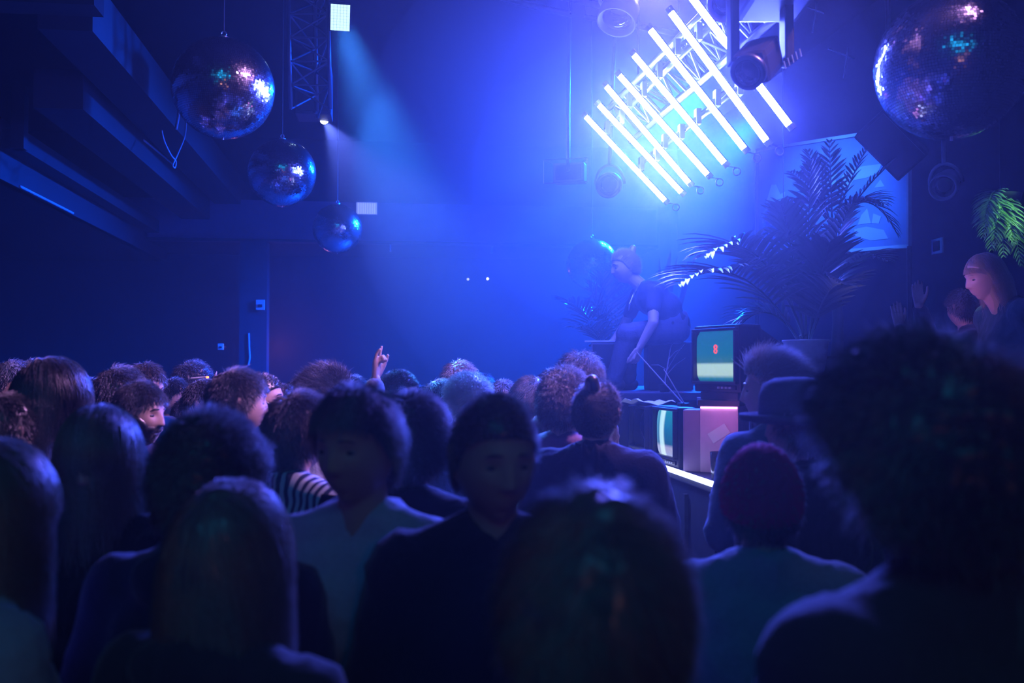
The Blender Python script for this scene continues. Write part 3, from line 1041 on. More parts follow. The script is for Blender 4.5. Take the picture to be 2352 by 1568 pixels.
# dried twig plant in front of the stool
q = P(1527, 925, 6.35)
root = empty('dried_twig', (q.x, q.y, ZR), 'thin dried twig standing behind the antenna', 'plant')
tp = P(1540, 800, 6.35)
mb = MB().tube([(q.x, q.y, ZR), P(1528, 870, 6.35), tp], [0.006, 0.005, 0.003], 6)
for (a, b_) in (((1532, 850), (1572, 790)), ((1536, 825), (1566, 800)), ((1530, 862), (1574, 822)), ((1538, 806), (1548, 788)), ((1530, 848), (1496, 838))):
    m_ = P((a[0] + b_[0]) / 2, (a[1] + b_[1]) / 2 - 5, 6.3)
    mb.tube([P(*a, 6.35), m_, P(*b_, 6.2)], [0.003, 0.0025, 0.0012], 5)
wbuild(mb, 'twig', mat('dry_wood', (0.45, 0.40, 0.42), 0.7), root)
wbuild(MB().lathe([(0.03, 0), (0.04, 0.05), (0.033, 0.05)], 16, Matrix.Translation((q.x, q.y, ZR))), 'pot', M_dark, root)

# hanging green plant over the woman at the right
q = P(2298, 470, 5.9)
root = empty('hanging_plant', q, 'green-lit trailing plant hanging above the woman with long fair hair', 'plant')
wbuild(MB().lathe([(0.05, -0.05), (0.11, 0.02), (0.12, 0.06), (0.10, 0.06)], 20, Matrix.Translation(q)), 'pot', M_dark, root, True)
wbuild(MB().tube([q + Vector((0, 0, 0.05)), Vector((q.x, q.y, ZC))], 0.004, 6), 'hanging_wire', M_cable, root)
for k, (tx, ty) in enumerate([(2258, 545), (2278, 575), (2305, 590), (2262, 500), (2330, 560), (2345, 610), (2290, 560)]):
    frond(root, q + Vector((0, 0, .05)), P(tx, ty, 5.7), 0.16, 22, 0.13, 0.006, 1.0, 80 + k, mat('green_leaf', (0.16, 0.30, 0.10), 0.4))
spot('green_lamp', P(2420, 300, 5.6), P(2275, 560, 5.75), 22, (0.35, 1.0, 0.45), 32, 0.8, 0.05)
# ------------------------------------------------------------------ people
def uvdirs(nl=40, nt=48):
    v, f = [], []
    for i in range(nl + 1):
        t = PI * i / nl
        for j in range(nt):
            p = 2 * PI * j / nt
            v.append((math.sin(t) * math.cos(p), math.sin(t) * math.sin(p), math.cos(t)))
    for i in range(nl):
        for j in range(nt):
            a, b = i * nt + j, i * nt + (j + 1) % nt
            c, d = (i + 1) * nt + (j + 1) % nt, (i + 1) * nt + j
            f.append((a, d, c) if i == 0 else (a, d, b) if i == nl - 1 else (a, d, c, b))
    return np.array(v), f


UVD, UVF = uvdirs(10, 14)


def capsule(p0, p1, r0, r1, flat=None):
    """Tapered capsule; flat = (axis, factor) squashes it about its middle."""
    p0, p1 = np.array(p0, float), np.array(p1, float)
    ax = p1 - p0
    n = np.linalg.norm(ax)
    z = ax / n if n > 1e-6 else np.array([0, 0, 1.0])
    a = np.array([1.0, 0, 0]) if abs(z[0]) < .9 else np.array([0, 1.0, 0])
    x = np.cross(a, z)
    x /= np.linalg.norm(x)
    y = np.cross(z, x)
    d = UVD @ np.array([x, y, z])
    topm = (UVD[:, 2] > 1e-6)[:, None]
    v = np.where(topm, p1 + d * r1, p0 + d * r0)
    if flat is not None:
        c = (p0 + p1) / 2
        axf, k = np.array(flat[0], float), flat[1]
        axf /= np.linalg.norm(axf)
        v = v - np.outer((v - c) @ axf, axf) * (1 - k)
    return v, UVF


def head_shape(D):
    """Skin surface of a head for unit directions D (x right, y forward, z up), centre between the ears."""
    x, y, z = D[:, 0], D[:, 1], D[:, 2]
    p = D * np.array([.076, .096, .118])
    zn = p[:, 2] / .118
    low = smoothstep(0.0, 1.0, -zn)
    p[:, 0] *= 1 - .26 * low ** 1.2
    p[:, 1] += np.clip(-y, 0, 1) * low * .045
    p[:, 1] -= np.clip(-y, 0, 1) * 0.006 * (1 - low)
    front = smoothstep(0.25, 0.6, y)
    X, Z = p[:, 0], p[:, 2]
    g = lambda cx, cz, sx, sz: np.exp(-((np.abs(X) - cx) / sx) ** 2 - ((Z - cz) / sz) ** 2)
    dy = np.zeros(len(p))
    t = np.clip((.018 - Z) / .048, 0, 1)
    nose = (.004 + .0175 * t) * np.where(Z < -.03, smoothstep(-.044, -.030, Z), 1) * smoothstep(.03, .008, Z)
    dy += nose * np.exp(-(X / (.009 + .006 * t)) ** 2)
    dy += .004 * g(.013, -.030, .006, .007)
    dy -= .010 * g(.031, .006, .014, .010)
    dy += .005 * g(.026, .028, .022, .008)
    dy += .004 * g(.042, -.022, .016, .016)
    dy += .007 * g(0, -.055, .020, .006) + .007 * g(0, -.070, .017, .006) - .005 * g(0, -.0625, .021, .0028)
    dy -= .004 * g(0, -.082, .016, .006)
    dy += .009 * g(0, -.100, .018, .012)
    p[:, 1] += dy * front
    # broader jaw angle
    p[:, 0] *= 1 + .05 * np.exp(-((Z + .06) / .03) ** 2) * (y > -.3)
    return p


HD, HF = uvdirs(72, 96)
HP = head_shape(HD)


def hairline(p, style):
    y = p[:, 1] / .1
    base = np.interp(y, [-1, -.5, -.15, .1, .35, .7, 1.0], [-.078, -.070, -.035, -.01, .035, .056, .064])
    if style == 'recede':
        base = base + np.interp(y, [0, .4, 1], [0, .02, .03])
    if style == 'long':
        base = np.interp(y, [-1, -.3, .0, .35, .7, 1.0], [-.10, -.10, -.07, .03, .056, .066])
    return base


def hair_mask(p, style, soft=.010):
    return smoothstep(-soft, soft, p[:, 2] - hairline(p, style))


HAIR = {}


def hair_mesh(style, dense):
    """style -> one mesh of a scalp shell plus many thin strands, in head space."""
    key = (style, dense)
    if key in HAIR:
        return HAIR[key]
    S = dict(short=(.010, .035, .35, .6, 'n'), crop=(.006, .016, .8, .2, 'n'), buzz=(.003, .005, 1.0, 0, 'n'), wavy=(.018, .05, .35, .6, 'n'),
             curly=(.028, .045, .8, .3, 'n'), bushy=(.044, .050, .8, .2, 'n'), long=(.016, .34, .10, 1.6, 'long'), bun=(.010, .05, .1, .5, 'n'),
             bob=(.022, .20, .15, 1.5, 'long'), swept=(.014, .075, .5, .5, 'n'), wide=(.020, .13, .14, 1.2, 'long'), longb=(.014, .33, .08, 1.5, 'longb'), dome=(.026, .05, .15, .5, 'n'))[style]
    th, L, lift, grav, lk = S
    r = np.random.default_rng(abs(hash(style)) % 1000 if False else sum(map(ord, style)))
    mb = MB()
    m = hair_mask(HP, lk)
    nz = pnoise(HD, {'curly': 14, 'bushy': 11, 'wavy': 9}.get(style, 6), 3)
    nz2 = pnoise(HD, 30, 5)
    sh = HP * (1 - .06 * (1 - m))[:, None] + HD * (m * (th * (1 + .35 * nz + .12 * nz2)))[:, None]
    if lk in ('long', 'longb'):
        # curtain behind and beside the neck
        back = smoothstep(.25, -.15, HP[:, 1] / .1) * smoothstep(.02, -.08, HP[:, 2])
        sh[:, 2] -= back * (L * .55) * smoothstep(.0, -.118, HP[:, 2])
        sh[:, 1] -= back * .02
        sh[:, 0] *= 1 + back * .22
    mb.add(sh, HF)
    N = {'buzz': 1500, 'crop': 2200}.get(style, 2600) * (3 if dense else 1)
    d = r.normal(size=(N * 3, 3))
    d /= np.linalg.norm(d, axis=1)[:, None]
    p = head_shape(d)
    k = hair_mask(p, lk) > r.uniform(.3, .9, len(p))
    if lk == 'longb':
        k &= ~((p[:, 1] > .0) & (p[:, 2] < .03))
    d, p = d[k][:N], p[k][:N]
    n = len(d)
    pos = p + d * th * r.uniform(.3, 1.0, (n, 1))
    # growth direction: away from the crown along the skin, plus lift
    crown = np.array([0, -.45, .9])
    flow = d - crown
    flow -= d * np.sum(flow * d, axis=1)[:, None]
    flow /= np.linalg.norm(flow, axis=1)[:, None] + 1e-6
    if style in ('bun', 'swept'):
        flow = np.array([0, -1.0, .45]) - d * (d @ np.array([0, -1.0, .45]))[:, None]
        flow /= np.linalg.norm(flow, axis=1)[:, None] + 1e-6
    g = flow * (1 - lift * .6) + d * lift + r.normal(size=(n, 3)) * .18
    g /= np.linalg.norm(g, axis=1)[:, None]
    if lk == 'longb':
        g = g + np.array([0, -.9, -.35])
        g /= np.linalg.norm(g, axis=1)[:, None]
    S_ = 7 if lk in ('long', 'longb') else 5
    if lk == 'long':
        g = g + np.array([0, 0, -.7]) * smoothstep(.95, .3, d[:, 2])[:, None]
        g /= np.linalg.norm(g, axis=1)[:, None]
    ln = L * r.uniform(.55, 1.1, (n, 1))
    pts = [pos.copy()]
    curl = {'curly': .9, 'bushy': .75, 'wavy': .5}.get(style, .12)
    ph = r.uniform(0, 6.28, n)
    rk_ = r.uniform(.78, 1.04, n)
    for s in range(S_):
        pos = pos + g * ln / S_
        e = pos / np.array([.076 + th, .098 + th, .118 + th])
        q = np.linalg.norm(e, axis=1)
        push = np.clip(1.0 - q, 0, .5)[:, None]
        if lk in ('long', 'longb'):
            push = push * (pos[:, 2:3] > -.09)
        pos = pos + d * push * .10
        if lk == 'longb':
            pos[:, 1] = np.where(pos[:, 2] < .04, np.minimum(pos[:, 1], .004 + r.uniform(-.03, .012, n)), pos[:, 1])
        if lk in ('long', 'longb'):
            rr = np.linalg.norm(pos[:, :2] + [0, .012], axis=1)
            ab = np.array([.080, .100, .118]) + th * 1.05
            qq = np.linalg.norm(pos / ab, axis=1)
            lim = .90 + .16 * (rk_ - .78) / .26
            pos = np.where(((qq > lim) & (pos[:, 2] > 0))[:, None], pos * (lim / qq)[:, None], pos)
            mx_ = (.084 + th * 1.05 + .022 * s / S_) * rk_
            mx_ = np.where(pos[:, 2] > 0, 9.0, mx_)
            pos[:, :2] = np.where((rr > mx_)[:, None], (pos[:, :2] + [0, .012]) * (mx_ / rr)[:, None] - [0, .012], pos[:, :2])
        pts.append(pos.copy())
        g = g + np.array([0, 0, -1.0]) * grav / S_ + r.normal(size=(n, 3)) * .08
        if curl > .2:
            a = np.cross(g, d)
            g = g + (a * np.cos(ph + s * 1.9)[:, None] + d * np.sin(ph + s * 1.9)[:, None]) * curl
        g /= np.linalg.norm(g, axis=1)[:, None]
    w0 = .0011 if dense else .0019
    vs = []
    sd = np.cross(pts[-1] - pts[0], d) + 1e-6
    sd /= np.linalg.norm(sd, axis=1)[:, None]
    for s, q in enumerate(pts):
        w = w0 * (1 - .8 * s / S_)
        t_ = pts[min(s + 1, S_)] - pts[max(s - 1, 0)]
        t_ = t_ / (np.linalg.norm(t_, axis=1)[:, None] + 1e-9)
        o2 = np.cross(t_, sd)
        vs.append(np.stack([q + sd * w, q - sd * w * .5 + o2 * w * .87, q - sd * w * .5 - o2 * w * .87], axis=1))
    V = np.stack(vs, axis=1).reshape(n, -1, 3)
    per = (S_ + 1) * 3
    f = []
    base = [(s * 3 + a, s * 3 + (a + 1) % 3, (s + 1) * 3 + (a + 1) % 3, (s + 1) * 3 + a) for s in range(S_) for a in range(3)]
    base = np.array(base)
    F = (base[None] + (np.arange(n) * per)[:, None, None]).reshape(-1, 4)
    mb.v.append(V.reshape(-1, 3))
    mb.f += [tuple(q) for q in (F + mb.n).tolist()]
    mb.n += n * per
    if style == 'bun':
        v, f = capsule((0, -.075, .105), (0, -.085, .125), .030, .026)
        v = v + (pnoise(v, 60, 2) * .004)[:, None] * (v / np.linalg.norm(v, axis=1)[:, None])
        mb.add(v, f)
        for k in range(14):
            a0 = r.uniform(0, 6.28)
            c = np.array([0, -.08, .118])
            o = r.normal(size=3)
            o /= np.linalg.norm(o)
            mb.tube([c + o * .026, c + o * .034 + r.normal(size=3) * .006, c + o * .040 + r.normal(size=3) * .008], [.0009, .0007, .0004], 3)
    me = mb.mesh('hair_' + style)
    me.shade_smooth()
    HAIR[key] = me
    return me


def shell_mesh(name, mask_fn, th, noise=0.0, freq=20):
    m = mask_fn(HP)
    sh = HP * (1 - .07 * (1 - m))[:, None] + HD * (m * (th * (1 + noise * pnoise(HD, freq, 4))))[:, None]
    me = MB().add(sh, HF).mesh(name)
    me.shade_smooth()
    return me


def beard_mask(p):
    y = p[:, 1] / .1
    m = smoothstep(-.1, .25, y) * smoothstep(-.030, -.046, p[:, 2] - np.clip(np.abs(p[:, 0]) - .045, 0, 1) * 1.6)
    lips = np.exp(-(p[:, 0] / .022) ** 2 - ((p[:, 2] + .0625) / .009) ** 2) * (y > .5)
    return np.clip(m - lips, 0, 1)


SHELL = {}


def shells(kind):
    if kind not in SHELL:
        if kind == 'beard':
            SHELL[kind] = shell_mesh('beard', beard_mask, .007, .5, 60)
        elif kind == 'stubble':
            SHELL[kind] = shell_mesh('beard', beard_mask, .0025, .3, 60)
        elif kind == 'beanie':
            fn = lambda p: smoothstep(-.012, .004, p[:, 2] - np.interp(p[:, 1] / .1, [-1, 0, 1], [-.055, -.02, .045]))
            SHELL[kind] = shell_mesh('beanie', fn, .022, .12, 18)
        elif kind == 'cap':
            fn = lambda p: smoothstep(-.006, .006, p[:, 2] - np.interp(p[:, 1] / .1, [-1, 0, 1], [-.01, .015, .045]))
            me = shell_mesh('cap', fn, .012, .05, 8)
            mb = MB()
            v, f = [], []
            for i in range(13):
                a = (i / 12 - .5) * 2.0
                for rr in (0, 1):
                    q = np.array([math.sin(a) * (.082 + .0 * rr), .062 + math.cos(a) * .04 + rr * .065 * math.cos(a * .7), .050 - rr * .018])
                    v.append(q)
                    v.append(q + np.array([0, 0, -.004]))
            for i in range(12):
                b = i * 4
                f += [(b, b + 2, b + 6, b + 4), (b + 1, b + 5, b + 7, b + 3), (b + 2, b + 3, b + 7, b + 6)]
            bm = bmesh.new()
            bm.from_mesh(me)
            me2 = MB().add(np.array(v), f).mesh('visor')
            bm.from_mesh(me2)
            bm.to_mesh(me)
            bm.free()
            SHELL[kind] = me
        elif kind == 'hat':
            mb = MB()
            prof = [(.101, .015), (.105, .03), (.104, .09), (.092, .125), (.06, .142), (.02, .145)]
            mm = Matrix.Diagonal((.95, 1.12, 1, 1))
            mb.lathe([(.10, .012)] + prof, 40, mm)
            mb.lathe([(.10, .010), (.150, .018), (.158, .034), (.156, .038), (.148, .024), (.10, .018)], 40, mm)
            me = mb.mesh('hat')
            me.shade_smooth()
            SHELL[kind] = me
    return SHELL[kind]


def remesh(pieces, voxel, name, smooth=2, fold=0.0, seed=0, factor=0.5):
    mb = MB()
    for v, f in pieces:
        mb.add(v, f)
    me = mb.mesh('tmp')
    o = bpy.data.objects.new('tmp', me)
    COL.objects.link(o)
    md = o.modifiers.new('r', 'REMESH')
    md.mode = 'VOXEL'
    md.voxel_size = voxel
    if smooth:
        sm = o.modifiers.new('s', 'SMOOTH')
        sm.factor = factor
        sm.iterations = smooth
    dg = bpy.context.evaluated_depsgraph_get()
    out = bpy.data.meshes.new_from_object(o.evaluated_get(dg))
    bpy.data.objects.remove(o)
    bpy.data.meshes.remove(me)
    out.name = name
    out.materials.clear()
    if fold > 0:
        n = len(out.vertices)
        co = np.empty(n * 3)
        no = np.empty(n * 3)
        out.vertices.foreach_get('co', co)
        out.vertices.foreach_get('normal', no)
        co, no = co.reshape(-1, 3), no.reshape(-1, 3)
        r = np.random.default_rng(seed)
        dsp = np.zeros(n)
        for k in range(5):
            q = r.normal(size=3) * np.array([26, 26, 16])
            wv = np.sin(co @ q + r.uniform(0, 6.28) + 2.0 * np.sin(co @ (r.normal(size=3) * 9)))
            dsp += (1 - np.abs(wv)) ** 2 - .35
        co += no * (dsp * fold / 2.2)[:, None]
        out.vertices.foreach_set('co', co.ravel())
        out.update()
    out.shade_smooth()
    return out


def hand_pieces(w, d, palm, curl=(.35, .35, .4, .45), thumb=.6, side=1, s=1.0):
    """A hand from wrist w pointing along d; palm is the direction the palm faces; side +1 puts the thumb along d x palm."""
    w, d, palm = np.array(w, float), np.array(d, float), np.array(palm, float)
    d /= np.linalg.norm(d)
    palm = palm - d * (palm @ d)
    palm /= np.linalg.norm(palm)
    t = np.cross(d, palm) * side
    out = []
    for k in (-.026, -.009, .009, .026):
        out.append(capsule(w + t * k * .55 * s, w + (d * .088 + t * k) * s, .0135 * s, .0125 * s))
    for i, (k, L) in enumerate(((.028, .070), (.0095, .080), (-.0095, .074), (-.028, .058))):
        c = curl[i]
        q = w + (d * .090 + t * k) * s
        a = c * .5
        spread = t * k * 2.0
        for j, f in enumerate((.46, .30, .24)):
            dirn = d * math.cos(a) + palm * math.sin(a) + spread * (1 if j == 0 else .3)
            dirn /= np.linalg.norm(dirn)
            q2 = q + dirn * L * f * s
            out.append(capsule(q, q2, (.0088 - j * .0008) * s, (.0082 - j * .0009) * s))
            q = q2
            a += c * 1.15
    q = w + (d * .028 + t * .026 + palm * .006) * s
    a = thumb
    for j, L in enumerate((.042, .034, .028)):
        dirn = d * math.cos(a) + t * math.sin(a) * .9 + palm * .25
        dirn /= np.linalg.norm(dirn)
        q2 = q + dirn * L * s
        out.append(capsule(q, q2, (.0125 - j * .0015) * s, (.011 - j * .0015) * s))
        q = q2
        a -= .22
    return out


def mrot(axis, ang):
    return np.array(Matrix.Rotation(ang, 3, axis))


IDLE = dict(L=((-.245, -.03, 1.15), (-.235, .09, .92), (.05, .25, -1), (1, 0, 0)), R=((.245, -.03, 1.15), (.235, .09, .92), (-.05, .25, -1), (-1, 0, 0)))
POSES = {
    'idle': IDLE,
    'up': dict(L=IDLE['L'], R=((.27, .0, 1.47), (.17, -.01, 1.715), (-.10, .05, 1), (-.2, 1, 0)), curlR=(.05, 1.5, 1.55, .25), thR=.5),
    'upleft': dict(R=IDLE['R'], L=((-.30, .10, 1.40), (-.22, .16, 1.64), (.1, .1, 1), (0, 1, 0)), curlL=(.2, .15, .3, .4), thL=.7),
    'phone': dict(L=((-.235, .04, 1.16), (-.10, .27, 1.17), (.5, .6, .35), (.3, 0, 1)), R=((.235, .04, 1.16), (.10, .27, 1.20), (-.4, .6, .5), (-.3, 0, 1)), curlR=(.9, .9, .9, .9), curlL=(.8, .8, .8, .8)),
    'cross': dict(L=((-.275, -.04, 1.17), (-.06, .10, 1.12), (1, .2, -.1), (0, -.3, -1)), R=IDLE['R']),
    'clapup': dict(L=((-.22, .24, 1.34), (-.06, .42, 1.52), (.05, .1, 1), (1, 0, 0)), R=((.22, .16, 1.44), (.05, .27, 1.66), (-.05, .1, 1), (-1, 0, 0)), curlL=(.15, .15, .2, .25), curlR=(.1, .1, .15, .2)),
    'clap': dict(L=((-.20, .16, 1.24), (-.05, .30, 1.44), (.12, .25, 1), (1, 0, 0)), R=((.20, .16, 1.24), (.06, .30, 1.42), (-.12, .25, 1), (-1, 0, 0))),
}
BODY = {}


def body_parts(pose, hy=0, hp=0, lean=0, voxel=.0075, joints=None):
    """Returns dict of pieces and the head matrix (numpy 3x3, centre)."""
    P_ = POSES.get(pose, IDLE)
    J = dict(hip=(.092, 0, .93), knee=(.10, .01, .49), ankle=(.105, -.01, .085), pelvis=(0, 0, .97), belly=(0, .0, 1.10), chest=(0, .0, 1.28),
             neck=(0, -.015, 1.47), head=(0, .018, 1.637), sh=(.172, -.01, 1.425))
    rot = mrot('X', -math.radians(lean))
    piv = np.array([0, 0, .95])
    T = lambda q: (rot @ (np.array(q, float) - piv)) + piv
    pelvis, belly, chest, neck, head = np.array(J['pelvis']), T(J['belly']), T(J['chest']), T(J['neck']), T(J['head'])
    head = head + np.array([0, .03 * abs(lean) / 20, 0])
    pc = dict(torso=[], arm=[], hand=[], leg=[], neck=[], foot=[])
    fl = ((0, 1, 0), .70)
    pc['torso'] += [capsule(pelvis + [-.06, 0, 0], pelvis + [.06, 0, 0], .125, .125, ((0, 1, 0), .88)),
                    capsule(belly + [-.045, 0, 0], belly + [.045, 0, 0], .125, .125, ((0, 1, 0), .82)),
                    capsule(chest + [-.06, 0, 0], chest + [.06, 0, 0], .135, .135, ((0, 1, 0), .82)),
                    capsule(T((-.08, -.01, 1.36)), T((.08, -.01, 1.36)), .095, .095, ((0, 1, 0), .9))]
    for s in (-1, 1):
        sh = T((J['sh'][0] * s, J['sh'][1], J['sh'][2]))
        pc['torso'] += [capsule(T((.03 * s, -.02, 1.475)), sh, .052, .056)]
        el, wr, hd, pl = P_['L' if s < 0 else 'R']
        if pose in ('idle', 'phone', 'cross') and lean:
            el, wr = T(el), T(wr)
        elif lean:
            el, wr = T(el), T(wr)
        el, wr = np.array(el, float), np.array(wr, float)
        pc['arm'] += [('u', sh, el, .052, .041), ('f', el, wr, .041, .028)]
        cu = P_.get('curlL' if s < 0 else 'curlR', (.45, .5, .55, .6))
        pc['hand'] += hand_pieces(wr, hd, pl, cu, P_.get('thL' if s < 0 else 'thR', .55), s)
        hip, kn, an = [np.array([q[0] * s, q[1], q[2]]) for q in (J['hip'], J['knee'], J['ankle'])]
        pc['leg'] += [(hip, kn, .088, .056), (kn, an, .054, .036)]
        pc['foot'] += [capsule(an + [0, -.03, -.045], an + [.015 * s, .15, -.055], .036, .028)]
    pc['neck'] += [capsule(neck - [0, 0, .02], head + np.array([0, -.025, -.075]), .056, .053)]
    hr = mrot('Z', math.radians(-hy)) @ rot.copy() if False else mrot('Z', math.radians(-hy)) @ mrot('X', math.radians(-hp))
    return pc, hr, head, neck, T


def head_pieces(hr, hc, k=1.0):
    out = [((HP * k) @ hr.T + hc, HF)]
    for s in (-1, 1):
        v, f = capsule((s * .074, -.014, -.028), (s * .082, -.020, .016), .011, .017, ((1, .35 * s, 0), .55))
        out.append(((v * k) @ hr.T + hc, f))
    return out


def make_body(key, pose, hy, hp, lean, voxel, sleeve, coll):
    if key in BODY:
        return BODY[key]
    pc, hr, hc, neck, T = body_parts(pose, hy, hp, lean)
    arms = [capsule(a, b, r0, r1) for _, a, b, r0, r1 in pc['arm']]
    legs = [capsule(*q) for q in pc['leg']]
    body = remesh(pc['torso'] + arms + pc['hand'] + legs + pc['neck'] + pc['foot'] + head_pieces(hr, hc), voxel, 'person', 1, factor=.4)
    BODY[key] = dict(body=body, pc=pc, hr=hr, hc=hc, neck=neck, T=T)
    return BODY[key]


CLOTH = {}


def inflate(v, f, amt):
    c = v.mean(0)
    n = v - c
    n /= np.linalg.norm(n, axis=1)[:, None] + 1e-6
    return v + n * amt, f


def make_top(key, b, kind):
    if key in CLOTH:
        return CLOTH[key]
    pc = b['pc']
    amt = {'t_shirt': .012, 'shirt': .018, 'jacket': .030, 'hoodie': .030, 'coat': .045}[kind]
    ps = [inflate(v, f, amt) for v, f in pc['torso']]
    for nm, a, e, r0, r1 in pc['arm']:
        if nm == 'u':
            q = a + (e - a) * (.55 if kind == 't_shirt' else 1)
            ps.append(capsule(a, q, r0 + amt, (r0 * .45 + r1 * .55 if kind == 't_shirt' else r1) + amt * 1.05))
        elif kind != 't_shirt':
            d = (e - a) / np.linalg.norm(e - a)
            ps.append(capsule(a, e - d * .035, r0 + amt, r1 + amt * .8))
    # hem over the hips
    pel = np.array([0, 0, .93])
    if key[1] != 'performer':
        ps.append(capsule(pel + [-.075, 0, -.02], pel + [.075, 0, -.02], .13 + amt * .5, .13 + amt * .5, ((0, 1, 0), .86)))
    nk = b['neck']
    if kind in ('jacket', 'shirt', 'coat', 'hoodie'):
        r_ = .070 if kind != 'coat' else .085
        h = .045 if kind in ('jacket', 'shirt') else .06
        for a in np.linspace(0, 2 * PI, 15)[:-1]:
            o = np.array([math.cos(a) * r_, math.sin(a) * r_ * .95 - .005, 0])
            if math.sin(a) > .92:
                continue
            ps.append(capsule(nk + o + [0, 0, -.03], nk + o * 1.06 + [0, 0, h - .02 * math.sin(a)], .014, .009))
    if kind == 'hoodie':
        ps.append(capsule(nk + [-.05, -.085, .0], nk + [.05, -.085, .0], .055, .055, ((0, 1, 0), .7)))
        ps.append(capsule(nk + [0, -.10, -.08], nk + [0, -.085, .0], .05, .06, ((0, 1, 0), .7)))
    me = remesh(ps, .012, kind, 4, .007 if kind != 't_shirt' else .005, len(CLOTH), .6)
    CLOTH[key] = me
    return me


def make_trousers(key, b):
    if key in CLOTH:
        return CLOTH[key]
    pc = b['pc']
    ps = [inflate(*pc['torso'][0], .010)]
    for p0, p1, r0, r1 in pc['leg']:
        ps.append(capsule(p0, p1, r0 + .014, r1 + .020))
    me = remesh(ps, .016, 'trousers', 3, .006, 9)
    CLOTH[key] = me
    return me


EYE_M = bpy.data.meshes.new('eye')
v_, f_ = uvdirs(10, 14)
EYE_M.from_pydata((v_ * np.array([.0125, .0115, .0062])).tolist(), [], f_)
EYE_M.shade_smooth()
M_eye = mat('eye', (0.6, 0.6, 0.62), 0.4, vary=0)
Ne, Le = nodes_of(M_eye)
tc_ = Ne.new('ShaderNodeTexCoord')
sp_ = Ne.new('ShaderNodeSeparateXYZ')
rp_ = Ne.new('ShaderNodeValToRGB')
ramp_setup(rp_, [(0.0, (.20, .19, .19)), (0.84, (.20, .19, .19)), (0.88, (.03, .02, .02)), (1.0, (.01, .01, .01))])
Le.new(tc_.outputs['Generated'], sp_.inputs[0])
Le.new(sp_.outputs['Y'], rp_.inputs['Fac'])
Le.new(rp_.outputs['Color'], Ne['Principled BSDF'].inputs['Base Color'])
EYE_M.materials.append(M_eye)
mbb = MB()
for s in (-1, 1):
    pts = []
    for k in range(6):
        x = s * (.014 + .034 * k / 5)
        d = np.array([[x / .076, .86, .026 / .118 + .03 * math.sin(PI * k / 5)]])
        d /= np.linalg.norm(d)
        pts.append(Vector(head_shape(d)[0] * 1.005))
    mbb.tube(pts, [.002, .003, .0032, .003, .0022, .001], 6, True)
BROW_M = mbb.mesh('eyebrow')


def hmat(hr, hc, k=1.0):
    m = Matrix(hr.tolist()).to_4x4() @ Matrix.Scale(k, 4)
    m.translation = Vector(hc)
    return m


def part(name, me, m, root, mw=None):
    """A child that may share its mesh; the material sits on the object."""
    if len(me.materials) == 0:
        me.materials.append(None)
    o = bpy.data.objects.new(name, me)
    link(o, root)
    if m is not None:
        o.material_slots[0].link = 'OBJECT'
        o.material_slots[0].material = m
    if mw is not None:
        o.matrix_local = mw
    return o


SKIN = {'fair': mat('skin_fair', (0.62, 0.42, 0.34), 0.5, bump=.05, scale=60, vary=.06), 'tan': mat('skin_tan', (0.42, 0.26, 0.19), 0.5, bump=.05, scale=60, vary=.06),
        'brown': mat('skin_brown', (0.20, 0.11, 0.075), 0.5, bump=.05, scale=60, vary=.06)}
HCOL = {'black': mat('hair_black', (0.022, 0.020, 0.020), 0.42, vary=.1), 'brown': mat('hair_brown', (0.05, 0.032, 0.024), 0.42, vary=.15),
        'chestnut': mat('hair_chestnut', (0.15, 0.115, 0.11), 0.42, vary=.15), 'auburn': mat('hair_auburn', (0.14, 0.05, 0.035), 0.42, vary=.15), 'blond': mat('hair_blond', (0.42, 0.32, 0.2), 0.4, vary=.15),
        'light': mat('hair_light', (0.95, 0.92, 0.88), 0.4, vary=.1)}
CC = {'black': (.022, .022, .026), 'navy': (.03, .035, .07), 'grey': (.12, .12, .14), 'lightblue': (.36, .42, .52), 'white': (.7, .7, .72), 'denim': (.16, .20, .30),
      'maroon': (.30, .07, .12), 'teal': (.02, .07, .08), 'pale': (.32, .34, .40), 'blue': (.08, .13, .24), 'purple': (.20, .12, .22), 'charcoal': (.05, .05, .06),
      'red': (.75, .04, .16), 'hatgrey': (.16, .16, .20)}


for _m in HCOL.values():
    _b = nodes_of(_m)[0]['Principled BSDF']
    _b.inputs['Sheen Weight'].default_value = 1.0
    _b.inputs['Sheen Roughness'].default_value = 0.35
    _b.inputs['Specular IOR Level'].default_value = 1.0
    _b.inputs['Roughness'].default_value = 0.36
    _b.inputs['Coat Weight'].default_value = 0.3
    _b.inputs['Coat Roughness'].default_value = 0.35


def cloth_mat(c):
    if c == 'striped':
        return stripe_mat('striped_cloth', (.03, .05, .10), (.75, .78, .8), 11.0, 0)
    m = mat('cloth_' + c, CC[c], 0.85, bump=.25, scale=90, vary=.12, spec=.2)
    nodes_of(m)[0]['Principled BSDF'].inputs['Sheen Weight'].default_value = 0.25
    return m


